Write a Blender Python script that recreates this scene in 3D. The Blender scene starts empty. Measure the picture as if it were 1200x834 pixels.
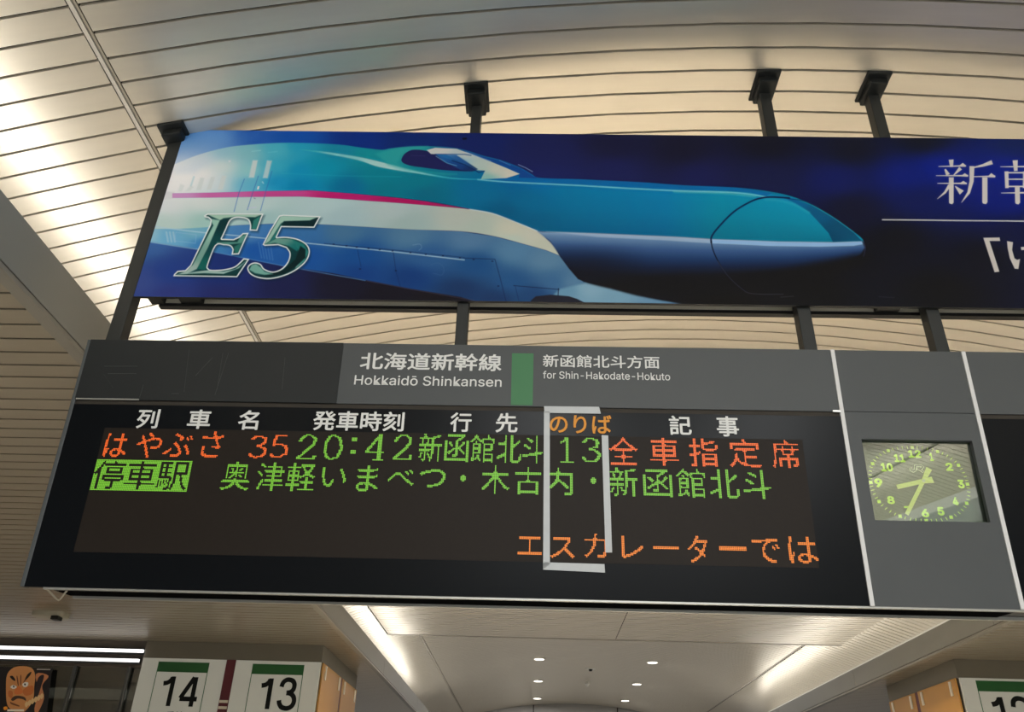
import bpy, math, random
import numpy as np
from mathutils import Vector
random.seed(7)
SC = bpy.context.scene
COL = SC.collection
# ------------------------------------------------------------------ camera
FPX = 965.594
PITCH, ROLL, YAW = 0.52482068, 0.03177222, 0.03494821
EYE = 1.6                                     # eye height above the floor
cp, sp = math.cos(PITCH), math.sin(PITCH)
F = np.array([0, cp, sp]); U = np.array([0, -sp, cp]); X = np.array([1., 0, 0])
c_, s_ = math.cos(YAW), math.sin(YAW)
Zr = np.array([[c_, -s_, 0], [s_, c_, 0], [0, 0, 1]])
F, U, X = Zr @ F, Zr @ U, Zr @ X
c_, s_ = math.cos(ROLL), math.sin(ROLL)
X, U = c_ * X + s_ * U, -s_ * X + c_ * U
RC = np.stack([X, U, -F], 1)
cam = bpy.data.cameras.new('camera'); camo = bpy.data.objects.new('camera', cam); COL.objects.link(camo)
cam.sensor_fit = 'HORIZONTAL'; cam.sensor_width = 36; cam.lens = FPX / 1200 * 36; cam.clip_start = 0.05; cam.clip_end = 200
import mathutils
M = mathutils.Matrix([list(RC[0]) + [0], list(RC[1]) + [0], list(RC[2]) + [EYE], [0, 0, 0, 1]])
camo.matrix_world = M
SC.camera = camo
# ------------------------------------------------------------------ world and exposure
w = bpy.data.worlds.new('world'); SC.world = w; w.use_nodes = True
w.node_tree.nodes['Background'].inputs[0].default_value = (1.0, 0.96, 0.90, 1)
w.node_tree.nodes['Background'].inputs[1].default_value = 0.35
SC.view_settings.view_transform = 'Standard'; SC.view_settings.look = 'None'
SC.view_settings.exposure = 0.0; SC.view_settings.gamma = 1
SC.cycles.max_bounces = 8
BANNER_GLOW = 0.0
# vault numbers (x centre, crown height, curvature), heights above the floor
VX, VZ, VK = 1.82, 5.08 + EYE, 0.02835
def vz(x): return VZ - VK * (x - VX) ** 2
def area(name, loc, rot, sx, sy, power, color=(1, .93, .82), shape='RECTANGLE', spread=180):
    l = bpy.data.lights.new(name, 'AREA'); l.shape = shape; l.size = sx; l.size_y = sy
    l.energy = power; l.color = color; l.spread = math.radians(spread)
    o = bpy.data.objects.new(name, l); o.location = loc; o.rotation_euler = rot; COL.objects.link(o)
    return o
COVE = 5.5
WARM = (1.0, 0.965, 0.90)
NEUT = (0.98, 1.0, 1.0)
GOLD = (1.0, 0.85, 0.64)
for nm, xx, tilt in (('cove_light_left', -3.85, 0.30), ('cove_light_right', 7.49, -0.30)):
    area(nm, (xx, 9.0, 3.08 + EYE), (math.pi - 0, 0 + tilt, 0), 0.16, 44.0, COVE * 44, WARM)
# fill lamps added over both side aisles and the nave behind the camera
for yy in (-11, -7, -3, 1, 5, 9, 13):
    for xx in (-9.6, 10.6):
        area('aisle_fill', (xx, yy, 2.80 + EYE), (0, 0, 0), .5, .5, 190 if yy < 4 else 120, NEUT if yy < 4 else GOLD, 'DISK', 120)
for yy in (-12, -8, -4):
    for xx in (0.2, 3.9):
        area('nave_fill', (xx, yy, vz(xx) - 0.06), (0, 0, 0), .35, .35, 380, NEUT, 'DISK')
for yy in (10.5, 13.0, 15.5):  # gold fill lamps added out of sight behind the boards to warm the ceiling
    for xx in (-1.4, 0.8, 3.0, 5.2):
        area('nave_fill', (xx, yy, vz(xx) - 0.06), (0, 0, 0), .35, .35, 90, GOLD, 'DISK', 85)
# ------------------------------------------------------------------ measuring helpers: a point of the photograph on a real plane
def ray(px, py): return RC @ np.array([px - 600., -(py - 417.), -FPX])
E0 = np.array([0, 0, EYE])
def onY(px, py, Y): r = ray(px, py); return E0 + r * (Y / r[1])
def onX(px, py, Xv): r = ray(px, py); return E0 + r * (Xv / r[0])
def onZ(px, py, Z): r = ray(px, py); return E0 + r * ((Z - EYE) / r[2])
def onvault(px, py):
    r = ray(px, py); t = 4 / r[2]
    for _ in range(60): p = E0 + r * t; t = (vz(p[0]) - EYE) / r[2]
    return E0 + r * t
# ------------------------------------------------------------------ materials
MATS = {}
def lin(c): return tuple(((v / 255) / 12.92 if v / 255 <= .04045 else ((v / 255 + .055) / 1.055) ** 2.4) for v in c)
def mat(name, col, rough=.5, metal=0., emit=None, estr=1., noise=0., nscale=8., spec=.5, bump=0., coat=0., stretch=None):
    if name in MATS: return MATS[name]
    m = bpy.data.materials.new(name); m.use_nodes = True; nt = m.node_tree; b = nt.nodes['Principled BSDF']
    b.inputs['Base Color'].default_value = (*col, 1); b.inputs['Roughness'].default_value = rough
    b.inputs['Metallic'].default_value = metal; b.inputs['Specular IOR Level'].default_value = spec
    b.inputs['Coat Weight'].default_value = coat
    if emit is not None:
        b.inputs['Emission Color'].default_value = (*emit, 1); b.inputs['Emission Strength'].default_value = estr
    if noise or bump:
        tc = nt.nodes.new('ShaderNodeTexCoord'); mp = nt.nodes.new('ShaderNodeMapping'); nz = nt.nodes.new('ShaderNodeTexNoise')
        nt.links.new(tc.outputs['Object'], mp.inputs[0]); nt.links.new(mp.outputs[0], nz.inputs['Vector'])
        if stretch: mp.inputs['Scale'].default_value = stretch
        nz.inputs['Scale'].default_value = nscale; nz.inputs['Detail'].default_value = 4
        if noise:
            mx = nt.nodes.new('ShaderNodeMix'); mx.data_type = 'RGBA'
            mx.inputs['A'].default_value = (*[v * (1 - noise) for v in col], 1)
            mx.inputs['B'].default_value = (*[min(1, v * (1 + noise)) for v in col], 1)
            nt.links.new(nz.outputs['Fac'], mx.inputs['Factor']); nt.links.new(mx.outputs['Result'], b.inputs['Base Color'])
        if bump:
            bp = nt.nodes.new('ShaderNodeBump'); bp.inputs['Strength'].default_value = bump; bp.inputs['Distance'].default_value = .01
            nt.links.new(nz.outputs['Fac'], bp.inputs['Height']); nt.links.new(bp.outputs[0], b.inputs['Normal'])
    MATS[name] = m; return m
def glass(name, refl, tint=(1, 1, 1), rough=0.02):
    m = bpy.data.materials.new(name); m.use_nodes = True; nt = m.node_tree; nt.nodes.clear()
    o = nt.nodes.new('ShaderNodeOutputMaterial'); mx = nt.nodes.new('ShaderNodeMixShader')
    t = nt.nodes.new('ShaderNodeBsdfTransparent'); g = nt.nodes.new('ShaderNodeBsdfGlossy')
    t.inputs[0].default_value = (*tint, 1); g.inputs['Roughness'].default_value = rough; mx.inputs[0].default_value = refl
    nt.links.new(t.outputs[0], mx.inputs[1]); nt.links.new(g.outputs[0], mx.inputs[2]); nt.links.new(mx.outputs[0], o.inputs[0])
    return m
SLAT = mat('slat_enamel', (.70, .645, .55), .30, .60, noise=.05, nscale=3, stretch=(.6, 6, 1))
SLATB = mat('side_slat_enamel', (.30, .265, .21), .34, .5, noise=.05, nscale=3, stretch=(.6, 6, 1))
DARK = mat('groove_dark', (.035, .028, .02), .8)
FASC = mat('cove_fascia_paint', (.25, .25, .235), .5, .1, noise=.04, nscale=2)
COVEW = mat('cove_white', (.85, .84, .80), .6)
TBAR = mat('joint_bar_enamel', (.46, .42, .36), .5, .2)
BLACKM = mat('black_steel', (.016, .018, .018), .45, .2, spec=.3, noise=.15, nscale=6)
POSTM = mat('charcoal_post_paint', (.030, .032, .031), .45, .1, spec=.3, noise=.12, nscale=5)
ALU = mat('aluminium_trim', (.50, .50, .47), .35, .7)
DALU = mat('dull_grey_edge', (.10, .11, .115), .45, .4)
WHITES = mat('white_divider', (.66, .65, .64), .5)
HEADG = mat('grey_header_enamel', (.076, .081, .083), .5, 0, spec=.25, noise=.05, nscale=2.5)
HEADD = mat('charcoal_cover_sheet', (.020, .022, .0225), .5, .0, spec=.25, noise=.25, nscale=1.6)
GLOSSB = mat('black_acrylic', (.0045, .0055, .007), .3, 0, noise=.1, nscale=3, spec=.10)
UNDERM = mat('matt_black_underside', (.006, .006, .006), 1.0, spec=0.)
LEDOFF = mat('unlit_led_window', (.019, .0145, .0115), .5, 0, noise=.12, nscale=40, spec=.12)
PRINTW = mat('white_lettering', (.72, .72, .70), .6)
PRINTO = mat('orange_lettering', (.72, .28, .02), .6)
GREEN = mat('green_line_mark', (.035, .17, .06), .55)
TAPE = mat('white_tape', (.50, .52, .53), .55, noise=.08, nscale=14)
LG = mat('led_green', (.02, .03, .01), .5, emit=(.19, .56, .03), estr=1.0)
LR = mat('led_red_orange', (.03, .01, .0), .5, emit=(1.0, .145, .018), estr=1.0)
LA = mat('led_amber', (.03, .01, .0), .5, emit=(1.0, .25, .02), estr=.95)
# ------------------------------------------------------------------ mesh helpers
class MB:
    def __init__(s): s.v = []; s.f = []
    def quad(s, a, b, c, d):
        n = len(s.v); s.v += [tuple(a), tuple(b), tuple(c), tuple(d)]; s.f.append((n, n + 1, n + 2, n + 3)); return s
    def hexa(s, P):           # 8 corners: 4 lower, 4 upper, same turn
        n = len(s.v); s.v += [tuple(p) for p in P]
        for q in ((0, 3, 2, 1), (4, 5, 6, 7), (0, 1, 5, 4), (1, 2, 6, 5), (2, 3, 7, 6), (3, 0, 4, 7)): s.f.append(tuple(n + i for i in q))
        return s
    def box(s, x0, x1, y0, y1, z0, z1):
        return s.hexa([(x0, y0, z0), (x1, y0, z0), (x1, y1, z0), (x0, y1, z0), (x0, y0, z1), (x1, y0, z1), (x1, y1, z1), (x0, y1, z1)])
    def tube(s, pts, r, n=8):
        base = []
        for i, p in enumerate(pts):
            p = Vector(p); a = Vector(pts[max(0, i - 1)]); b = Vector(pts[min(len(pts) - 1, i + 1)])
            d = (b - a).normalized(); q = d.cross(Vector((0, 0, 1)))
            if q.length < .01: q = d.cross(Vector((0, 1, 0)))
            q.normalize(); e = d.cross(q)
            base.append(len(s.v))
            rr = r[i] if isinstance(r, (list, tuple)) else r
            for k in range(n): s.v.append(tuple(p + (q * math.cos(2 * math.pi * k / n) + e * math.sin(2 * math.pi * k / n)) * rr))
        for i in range(len(pts) - 1):
            for k in range(n): s.f.append((base[i] + k, base[i] + (k + 1) % n, base[i + 1] + (k + 1) % n, base[i + 1] + k))
        s.f.append(tuple(base[0] + k for k in range(n))[::-1]); s.f.append(tuple(base[-1] + k for k in range(n)))
        return s
    def build(s, name, material, parent=None, smooth=False, bevel=0., kind=None, label=None):
        off = Vector(parent.matrix_world.translation) if parent else Vector((0, 0, 0))
        if parent:                       # parents sit unrotated: sum the chain of locations
            off = Vector((0, 0, 0)); q = parent
            while q: off += q.location; q = q.parent
        me = bpy.data.meshes.new(name); me.from_pydata([(v[0] - off.x, v[1] - off.y, v[2] - off.z) for v in s.v], [], s.f)
        me.materials.append(material); me.update()
        if smooth: me.shade_smooth(); me.set_sharp_from_angle(angle=math.radians(30))
        o = bpy.data.objects.new(name, me); COL.objects.link(o); o.parent = parent
        if bevel:
            b = o.modifiers.new('edge', 'BEVEL'); b.width = bevel; b.segments = 2; b.limit_method = 'ANGLE'
        if kind: o['kind'] = kind
        if label: o['label'] = label
        return o
def thing(name, label, cat, loc, group=None):
    o = bpy.data.objects.new(name, None); o.empty_display_size = .1; COL.objects.link(o); o.location = Vector([float(v) for v in loc])
    o['label'] = label; o['category'] = cat
    if group: o['group'] = group
    return o
def tag(o, label, cat, group=None):
    o['label'] = label; o['category'] = cat
    if group: o['group'] = group
    return o
def origin_to(o, loc):
    loc = Vector([float(v) for v in loc]); o.data.transform(mathutils.Matrix.Translation(-loc)); o.location = loc; return o
# ------------------------------------------------------------------ lettering helper
import os
LATIN = None
for root in (bpy.utils.resource_path('LOCAL'), bpy.utils.resource_path('SYSTEM')):
    fp = os.path.join(root or '', 'datafiles', 'fonts', 'Inter.woff2')       # a typeface that ships inside Blender
    if LATIN is None and os.path.exists(fp):
        try: LATIN = bpy.data.fonts.load(fp)
        except Exception: LATIN = None
def glyph_mesh(txt, bold=0., res=4):
    """triangles of a text as numpy arrays, in em units"""
    c = bpy.data.curves.new('t', 'FONT'); c.body = txt; c.size = 1; c.resolution_u = res
    if LATIN and all(ord(k) < 0x300 for k in txt): c.font = LATIN
    o = bpy.data.objects.new('t', c); COL.objects.link(o)
    dg = bpy.context.evaluated_depsgraph_get(); ev = o.evaluated_get(dg); me = ev.to_mesh()
    co = np.array([v.co[:2] for v in me.vertices]); me.calc_loop_triangles()
    tr = np.array([t.vertices[:] for t in me.loop_triangles])
    ev.to_mesh_clear(); bpy.data.objects.remove(o); bpy.data.curves.remove(c)
    if bold > 0:                       # heavier strokes: the outline shifted a little each way
        n = len(co); sh = [(-bold, 0), (bold, 0), (0, bold), (0, -bold), (-bold * .7, -bold * .7), (bold * .7, bold * .7), (-bold * .7, bold * .7), (bold * .7, -bold * .7)]
        co = np.concatenate([co + d for d in sh]); tr = np.concatenate([tr + n * i for i in range(len(sh))])
    return co, tr
def lift(i, n, parts=8, step=.00015):     # each shifted copy lies a hair above the one before, so none coincide
    return step * (i * parts // n)

# ================================================================== STRUCTURE
# floor, outer walls
fl = MB().box(-14, 18, -18, 42, -.1, 0).build('floor', mat('grey_stone_floor', (.42, .415, .40), .25, 0, noise=.1, nscale=1.5), kind='structure')
WALLM = mat('beige_wall_panel', (.40, .38, .33), .6, noise=.05, nscale=2)
MB().box(-14.1, -14, -18, 42, 0, 5).build('wall_left', WALLM, kind='structure')
MB().box(18, 18.1, -18, 42, 0, 5).build('wall_right', WALLM, kind='structure')
MB().box(-14, 18, -18.1, -18, 0, 7).build('wall_rear', WALLM, kind='structure')

# ---- the nave vault: slats run across, each one an object of its own
ceil = bpy.data.objects.new('ceiling', None); COL.objects.link(ceil); ceil['kind'] = 'structure'; ceil.location = (VX, 0, VZ)
PIT, Y0V, GAP = .2073, 3.955, .018
XL, XS, XR, XE = -4.60, -2.95, 6.90, 8.24
def slat_profile(pitch=PIT, GAP=GAP):            # (y, dz) across one slat: turned-up edges, faintly crowned face
    wd = pitch - GAP
    return [(0, .022), (.0015, 0), (wd * .33, -.0008), (wd * .67, -.0008), (wd - .0015, 0), (wd, .022)]
def slat_strip(mb, xa, xb, n, y, pitch=PIT, zf=vz, gap=GAP):
    pr = slat_profile(pitch, gap); b = len(mb.v)
    for i in range(n + 1):
        x = xa + (xb - xa) * i / n
        for dy, dz in pr: mb.v.append((x, y + dy, zf(x) + dz))
    m = len(pr)
    for i in range(n):
        for j in range(m - 1): mb.f.append((b + i * m + j, b + i * m + j + 1, b + (i + 1) * m + j + 1, b + (i + 1) * m + j))
    return mb
def slat_row(xa, xb, n, ys, parent, name, material, pitch=PIT, zf=vz, gap=GAP):
    first = None
    for y in ys:
        if first is None:
            mb = MB(); slat_strip(mb, xa, xb, n, 0, pitch, zf, gap)
            o = mb.build(name, material, None, smooth=True); me = o.data
            o.parent = parent
            me.transform(mathutils.Matrix.Translation(-Vector((parent.location.x, 0, parent.location.z))))
            first = o
        else:
            o = first.copy(); COL.objects.link(o); o.parent = parent
        o.location = (0, y - parent.location.y, 0)
k0 = math.ceil((1.0 - Y0V) / PIT); k1 = math.floor((17.9 - Y0V) / PIT)
near = [Y0V + GAP / 2 + k * PIT for k in range(k0, k1)]
slat_row(XS + .030, XR - .03, 14, near, ceil, 'ceiling_slat', SLAT)
slat_row(XL, XS - .034, 3, near, ceil, 'edge_slat', SLAT)
mb = MB()
ybk = [Y0V + GAP / 2 + k * PIT for k in range(math.ceil((-17.5 - Y0V) / PIT), k0)]
for y in ybk: slat_strip(mb, XS + .030, XR - .03, 10, y); slat_strip(mb, XL, XS - .034, 2, y); slat_strip(mb, XR + .03, XE, 2, y)
for y in near: slat_strip(mb, XR + .03, XE, 3, y)
mb.build('rear_slats', SLAT, ceil, smooth=True, kind='stuff')
mb = MB()
kf0, kf1 = k1, math.floor((39.7 - Y0V) / PIT)
for k in range(kf0, kf1):
    y = Y0V + GAP / 2 + k * PIT
    slat_strip(mb, XL, XS - .034, 2, y, gap=.032); slat_strip(mb, XR + .03, XE, 2, y, gap=.032)
    if y > 21.0: slat_strip(mb, XS + .030, XR - .03, 12, y, gap=.032)
mb.build('far_slats', SLAT, ceil, smooth=True, kind='stuff')
# dark void above the slats, follows the vault
mb = MB(); n = 16
for i in range(n):
    a = XL - .2 + (XE - XL + .4) * i / n; b = XL - .2 + (XE - XL + .4) * (i + 1) / n
    mb.quad((a, -17.6, vz(a) + .03), (b, -17.6, vz(b) + .03), (b, 39.8, vz(b) + .03), (a, 39.8, vz(a) + .03))
mb.build('vault_backing', DARK, ceil)
# joint bars along the vault: a raised pale bar with a dark channel beside it
for xx, nm in ((XS, 'joint_bar'), (XR, 'joint_bar')):
    z = vz(xx)
    MB().box(xx - .030, xx + .0, -17.6, 39.7, z - .004, z + .02).build(nm, TBAR, ceil)
    MB().box(xx + .001, xx + .022, -17.6, 39.7, z + .006, z + .02).build('joint_channel', mat('channel_paint', (.30, .26, .20), .6), ceil)
# transverse flat band closing the vault between the two bays
BZ = 4.17 + EYE; BY0, BY1 = 17.75, 21.06
bx0, bx1 = -3.60, 7.70
band = bpy.data.objects.new('ceiling', None); COL.objects.link(band); band['kind'] = 'structure'; band.location = (VX, BY0, BZ)
np_ = 16; pitb = (BY1 - BY0 - .1) / np_
def flat(z): return lambda x: z
xs_split = 2.02
slat_row(bx0 + .03, xs_split - .01, 1, [BY0 + i * pitb for i in range(np_)], band, 'band_slat', SLAT, pitb, flat(BZ), .034)
slat_row(xs_split + .01, bx1 - .03, 1, [BY0 + i * pitb for i in range(np_)], band, 'band_slat', SLAT, pitb, flat(BZ), .034)
MB().box(bx0, bx1, BY0, BY1 - .02, BZ + .024, BZ + .05).build('band_backing', DARK, band)
MB().box(bx0, bx1, BY1 - .09, BY1, BZ - .008, BZ + .5).build('band_edge', TBAR, band)
MB().box(bx0, bx0 + .02, BY0, BY1, BZ - .004, BZ + .03).build('band_side', DARK, band)
MB().box(bx1 - .02, bx1, BY0, BY1, BZ - .004, BZ + .03).build('band_side', DARK, band)
# far end of the vaulted bay
mb = MB(); n = 16
for i in range(n):
    a = -5 + 13.6 * i / n; b = -5 + 13.6 * (i + 1) / n
    mb.quad((a, 39.7, 3.0), (b, 39.7, 3.0), (b, 39.7, vz(b) + .05), (a, 39.7, vz(a) + .05))
mb.build('wall_far', mat('far_bulkhead_paint', (.42, .41, .40), .5), kind='structure')
MB().box(.05, .09, 39.6, 39.69, 3.0, vz(.07)).box(3.78, 3.82, 39.6, 39.69, 3.0, vz(3.8)).build('trim_1', DARK, kind='structure')

# ---- cove fascias with their troughs
ZS, ZF = 2.84 + EYE, 3.227 + EYE
def fascia(name, xf, sgn, joints):
    """xf: face toward the nave; sgn: outward direction"""
    r = bpy.data.objects.new(name, None); COL.objects.link(r); r['kind'] = 'structure'; r.location = (xf, 0, ZS)
    ys = [-17.6] + joints + [39.7]
    for a, b in zip(ys[:-1], ys[1:]):
        x0, x1 = sorted((xf, xf + sgn * .05))
        MB().box(x0, x1, a + .006, b - .006, ZS + .035, ZF).build('fascia_panel', FASC, r, bevel=.004)
    x0, x1 = sorted((xf - sgn * .004, xf + sgn * .09))
    MB().box(x0, x1, -17.6, 39.7, ZS - .01, ZS + .022).build('bottom_trim', mat('fascia_trim_paint', (.26, .245, .215), .45, .2), r)
    x0, x1 = sorted((xf + sgn * .012, xf + sgn * .05))
    MB().box(x0, x1, -17.6, 39.7, ZS + .02, ZS + .036).build('shadow_groove', DARK, r)
    x0, x1 = sorted((xf + sgn * .05, xf + sgn * 1.45))
    MB().box(x0, x1, -17.6, 31.7, ZS + .10, ZS + .13).build('trough_floor', COVEW, r)
    x0, x1 = sorted((xf + sgn * 1.40, xf + sgn * 1.45))
    MB().box(x0, x1, -17.6, 31.7, ZS + .13, 3.96 + EYE).build('trough_back', COVEW, r)
    return r
TRL = fascia('trim_2', -3.20, -1, [-11.6, -5.6, .4, 6.6, 12.7, 18.7, 24.8, 30.9])
TRR = fascia('trim_3', 6.83, 1, [-11.6, -5.6, .4, 6.6, 12.7, 18.7, 24.8, 30.9])
# tube lamps lying in the troughs belong to the coves
for sx, par in ((-3.85, TRL), (7.49, TRR)):
    for i in range(7): MB().box(sx - .04, sx + .04, -2 + i * 4.8, 2.6 + i * 4.8, ZS + .13, ZS + .16).build('lamp_base', COVEW, par)
# ---- side aisle ceilings (lower, flat, darker slats)
PS, Y0S = .1853, 4.019
side = bpy.data.objects.new('ceiling', None); COL.objects.link(side); side['kind'] = 'structure'; side.location = (-8, 0, ZS)
ks = math.floor((3.3 - Y0S) / PS); ke = math.floor((16.5 - Y0S) / PS)
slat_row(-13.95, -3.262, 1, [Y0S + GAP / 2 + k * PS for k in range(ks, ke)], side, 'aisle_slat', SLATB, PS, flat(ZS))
mb = MB()
for k in range(math.ceil((-17.5 - Y0S) / PS), math.floor((34 - Y0S) / PS)):
    y = Y0S + GAP / 2 + k * PS
    if not ks <= k < ke: slat_strip(mb, -13.95, -3.262, 1, y, PS, flat(ZS))
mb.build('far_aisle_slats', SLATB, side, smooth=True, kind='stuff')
MB().box(-14, -3.262, -17.6, 34, ZS + .024, ZS + .06).build('aisle_backing', DARK, side)
side2 = bpy.data.objects.new('ceiling', None); COL.objects.link(side2); side2['kind'] = 'structure'; side2.location = (12, 0, ZS)
mb = MB()
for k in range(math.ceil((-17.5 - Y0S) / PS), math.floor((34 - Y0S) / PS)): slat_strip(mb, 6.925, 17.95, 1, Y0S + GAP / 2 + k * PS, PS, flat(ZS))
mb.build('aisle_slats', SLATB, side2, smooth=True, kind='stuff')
MB().box(6.925, 18, -17.6, 34, ZS + .024, ZS + .06).build('aisle_backing', DARK, side2)

# ================================================================== NUMBERED GATE BULKHEADS
BULK = mat('olive_bulkhead_paint', (.13, .122, .10), .5, noise=.05, nscale=2)
MAROON = mat('maroon_band', (.10, .012, .022), .5)
PANW = mat('backlit_white_panel', (.34, .34, .30), .45, emit=(.62, .62, .54), estr=.22)
NGREEN = mat('number_green', (.012, .10, .025), .5)
NBLACK = mat('number_black', (.010, .012, .012), .7, spec=.1)
ORANGE = mat('ochre_poster_board', (.46, .24, .055), .5, noise=.06, nscale=3)
CLIP = mat('white_clip', (.72, .68, .58), .45)
def text_plate(txt, P, w_, h_, y, x0, z0, name, material, parent, offset=.0, th=.004):
    """lettering lying on a plane facing the camera (normal -Y): ink box from (x0,z0), size w_ x h_"""
    co, tr = glyph_mesh(txt, offset); mn, mx = co.min(0), co.max(0)
    q = (co - mn) / (mx - mn)
    mb = MB(); nq = len(q); mb.v = [(x0 + a * w_, y - th - (lift(i, nq, 8, .0004) if offset else 0), z0 + b * h_) for i, (a, b) in enumerate(q)]; mb.f = [tuple(int(i) for i in t) for t in tr]
    return mb.build(name, material, parent)
# left bulkhead
BLX0, BLX1, BLY0, BLY1 = -6.98, -3.758, 15.366, 18.70
MB().box(BLX0, BLX1, BLY0, BLY1, 2.545 + EYE, ZS).build('wall_gate_left', BULK, kind='structure', bevel=.006)
MB().box(BLX0 + .03, BLX1 - .03, BLY0 + .05, BLY1 - .03, 0, 2.545 + EYE).build('wall_gate_left_core', BULK, kind='structure')
# right bulkhead
BRX0, BRX1, BRY0, BRY1 = 7.316, 11.5, 15.175, 18.30
MB().box(BRX0, BRX1, BRY0, BRY1, 2.53 + EYE, ZS).build('wall_gate_right', BULK, kind='structure', bevel=.006)
MB().box(BRX0 + .03, BRX1 - .03, BRY0 + .05, BRY1 - .03, 0, 2.53 + EYE).build('wall_gate_right_core', BULK, kind='structure')
def curve(P, n=6):
    P = [np.array(p, float) for p in P]; out = []; m = len(P)
    for i in range(m - 1):
        p0, p1, p2, p3 = P[max(0, i - 1)], P[i], P[i + 1], P[min(m - 1, i + 2)]
        for k in range(n):
            t = k / n; out.append(.5 * (2 * p1 + (p2 - p0) * t + (2 * p0 - 5 * p1 + 4 * p2 - p3) * t * t + (3 * p1 - p0 - 3 * p2 + p3) * t ** 3))
    return out + [P[-1]]
GOTHIC = {'1': [[(.08, .745), (.30, .775), (.46, .86), (.52, .95)], [(.58, .985), (.58, 0)]], '4': [[(.62, .97), (.06, .27)], [(.04, .25), (.96, .25)], [(.70, .98), (.70, 0)]],
          '3': [[(.10, .72), (.16, .86), (.32, .945), (.50, .955), (.70, .91), (.80, .79), (.77, .64), (.62, .555), (.42, .53)], [(.42, .53), (.66, .51), (.84, .41), (.90, .27), (.83, .13), (.66, .055), (.47, .04), (.26, .08), (.12, .19), (.08, .29)]],
          '2': [[(.08, .68), (.13, .84), (.28, .935), (.48, .955), (.70, .91), (.84, .79), (.85, .64), (.74, .50), (.52, .36), (.28, .22), (.13, .09), (.08, .05)], [(.06, .055), (.93, .055)]]}
def sign_digits(txt, x0, z0, w_, h_, y, parent, th=.004):
    dw = w_ / len(txt)
    for j, ch in enumerate(txt):
        mb = MB(); hw = h_ * .078; lay = 0
        for st in GOTHIC[ch]:
            P = curve(st) if len(st) > 3 else [np.array(p, float) for p in st]
            Q = [np.array([x0 + dw * j + dw * (.04 + .92 * p[0]), z0 + h_ * p[1]]) for p in P]; L, Rr = [], []
            for i, q in enumerate(Q):
                d = Q[min(len(Q) - 1, i + 1)] - Q[max(0, i - 1)]; d = d / (np.hypot(*d) + 1e-9); nn = np.array([-d[1], d[0]]) * hw; L.append(q + nn); Rr.append(q - nn)
            for i in range(len(Q) - 1): mb.quad(*[(p[0], y - th - lay * .0004, p[1]) for p in (L[i], L[i + 1], Rr[i + 1], Rr[i])])
            lay += 1
        mb.build('numeral', NBLACK, parent)
def number_sign(x0, x1, y, ztop, inner, txt, digits, label):
    zb = .55 + EYE
    t = thing('track_number_sign', label, 'sign', ((x0 + x1) / 2, y, zb), 'platform number panels')
    MB().box(x0, x1, y, y + .05, zb, ztop).build('panel', PANW, t, bevel=.004)
    a, b, zt = inner
    for q in ((a, a + .012, zb + .1, zt), (b - .012, b, zb + .1, zt)): MB().box(q[0], q[1], y - .003, y, q[2], q[3]).build('border', NGREEN, t)
    MB().box(a, b, y - .004, y - .001, zt - .172, zt).build('green_band', NGREEN, t)
    dx0, dx1, dz0, dz1 = digits
    sign_digits(txt, dx0, dz0, dx1 - dx0, dz1 - dz0, y, t)
    text_plate('番線', None, .30, .14, y, (dx0 + dx1) / 2 - .15, dz0 - .22, 'lettering', NBLACK, t, 0)
    return t
number_sign(-6.975, -5.46, BLY0, 2.545 + EYE, (-6.68, -5.76, 2.487 + EYE), '14', (-6.55, -5.83, 1.755 + EYE, 2.25 + EYE), 'white platform panel reading 14, beside the shop light bar')
number_sign(-5.29, -3.765, BLY0, 2.545 + EYE, (-4.98, -4.054, 2.49 + EYE), '13', (-4.80, -4.10, 1.75 + EYE, 2.26 + EYE), 'white platform panel reading 13, at the bulkhead corner right of the maroon strip')
number_sign(7.345, 8.95, BRY0, 2.53 + EYE, (7.60, 8.62, 2.49 + EYE), '12', (7.74, 8.44, 1.74 + EYE, 2.24 + EYE), 'white platform panel reading 12 on the right bulkhead')
t = thing('dividing_pilaster', 'narrow maroon strip between the panels numbered 14 and 13', 'strip', (-5.375, BLY0, 0.55 + EYE))
MB().box(-5.458, -5.292, BLY0 - .01, BLY0 + .05, .55 + EYE, 2.545 + EYE).build('strip', MAROON, t)
MB().box(-5.45, -5.30, BLY0 - .014, BLY0 - .010, 1.83 + EYE, 1.875 + EYE).box(-5.45, -5.30, BLY0 - .014, BLY0 - .010, 1.73 + EYE, 1.775 + EYE).build('white_mark', CLIP, t)
def side_posters(xf, dx, y0, y1, ysplit, ztop, where):
    mm = (y0 + .07, ysplit - .07), (ysplit + .07, y1 - .05)
    for (a, b), w2 in zip(mm, ('nearer', 'farther')):
        t = thing('poster_board', '%s ochre board on the side of the bulkhead %s' % (w2, where), 'board', (xf, (a + b) / 2, .6 + EYE), 'ochre boards on the bulkhead sides')
        x0, x1 = sorted((xf, xf + dx * .03))
        MB().box(x0, x1, a, b, .6 + EYE, ztop).build('board', ORANGE, t, bevel=.003)
        for yy in (a + .16, b - .22):
            x0, x1 = sorted((xf + dx * .03, xf + dx * .05))
            MB().box(x0, x1, yy, yy + .07, ztop - .26, ztop - .03).build('clip', CLIP, t)
    x0, x1 = sorted((xf, xf + dx * .02))
    s = MB().box(x0, x1, ysplit - .07, ysplit + .07, .6 + EYE, ztop).build('maroon_strip', MAROON)
    tag(origin_to(s, (xf, ysplit, .6 + EYE)), 'thin maroon strip between the ochre boards %s' % where, 'strip')
side_posters(BLX1, 1, BLY0, BLY1, 17.1, 2.545 + EYE, 'with panels 13 and 14')
side_posters(BRX0, -1, BRY0, BRY1, 16.9, 2.53 + EYE, 'with panel 12')

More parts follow.
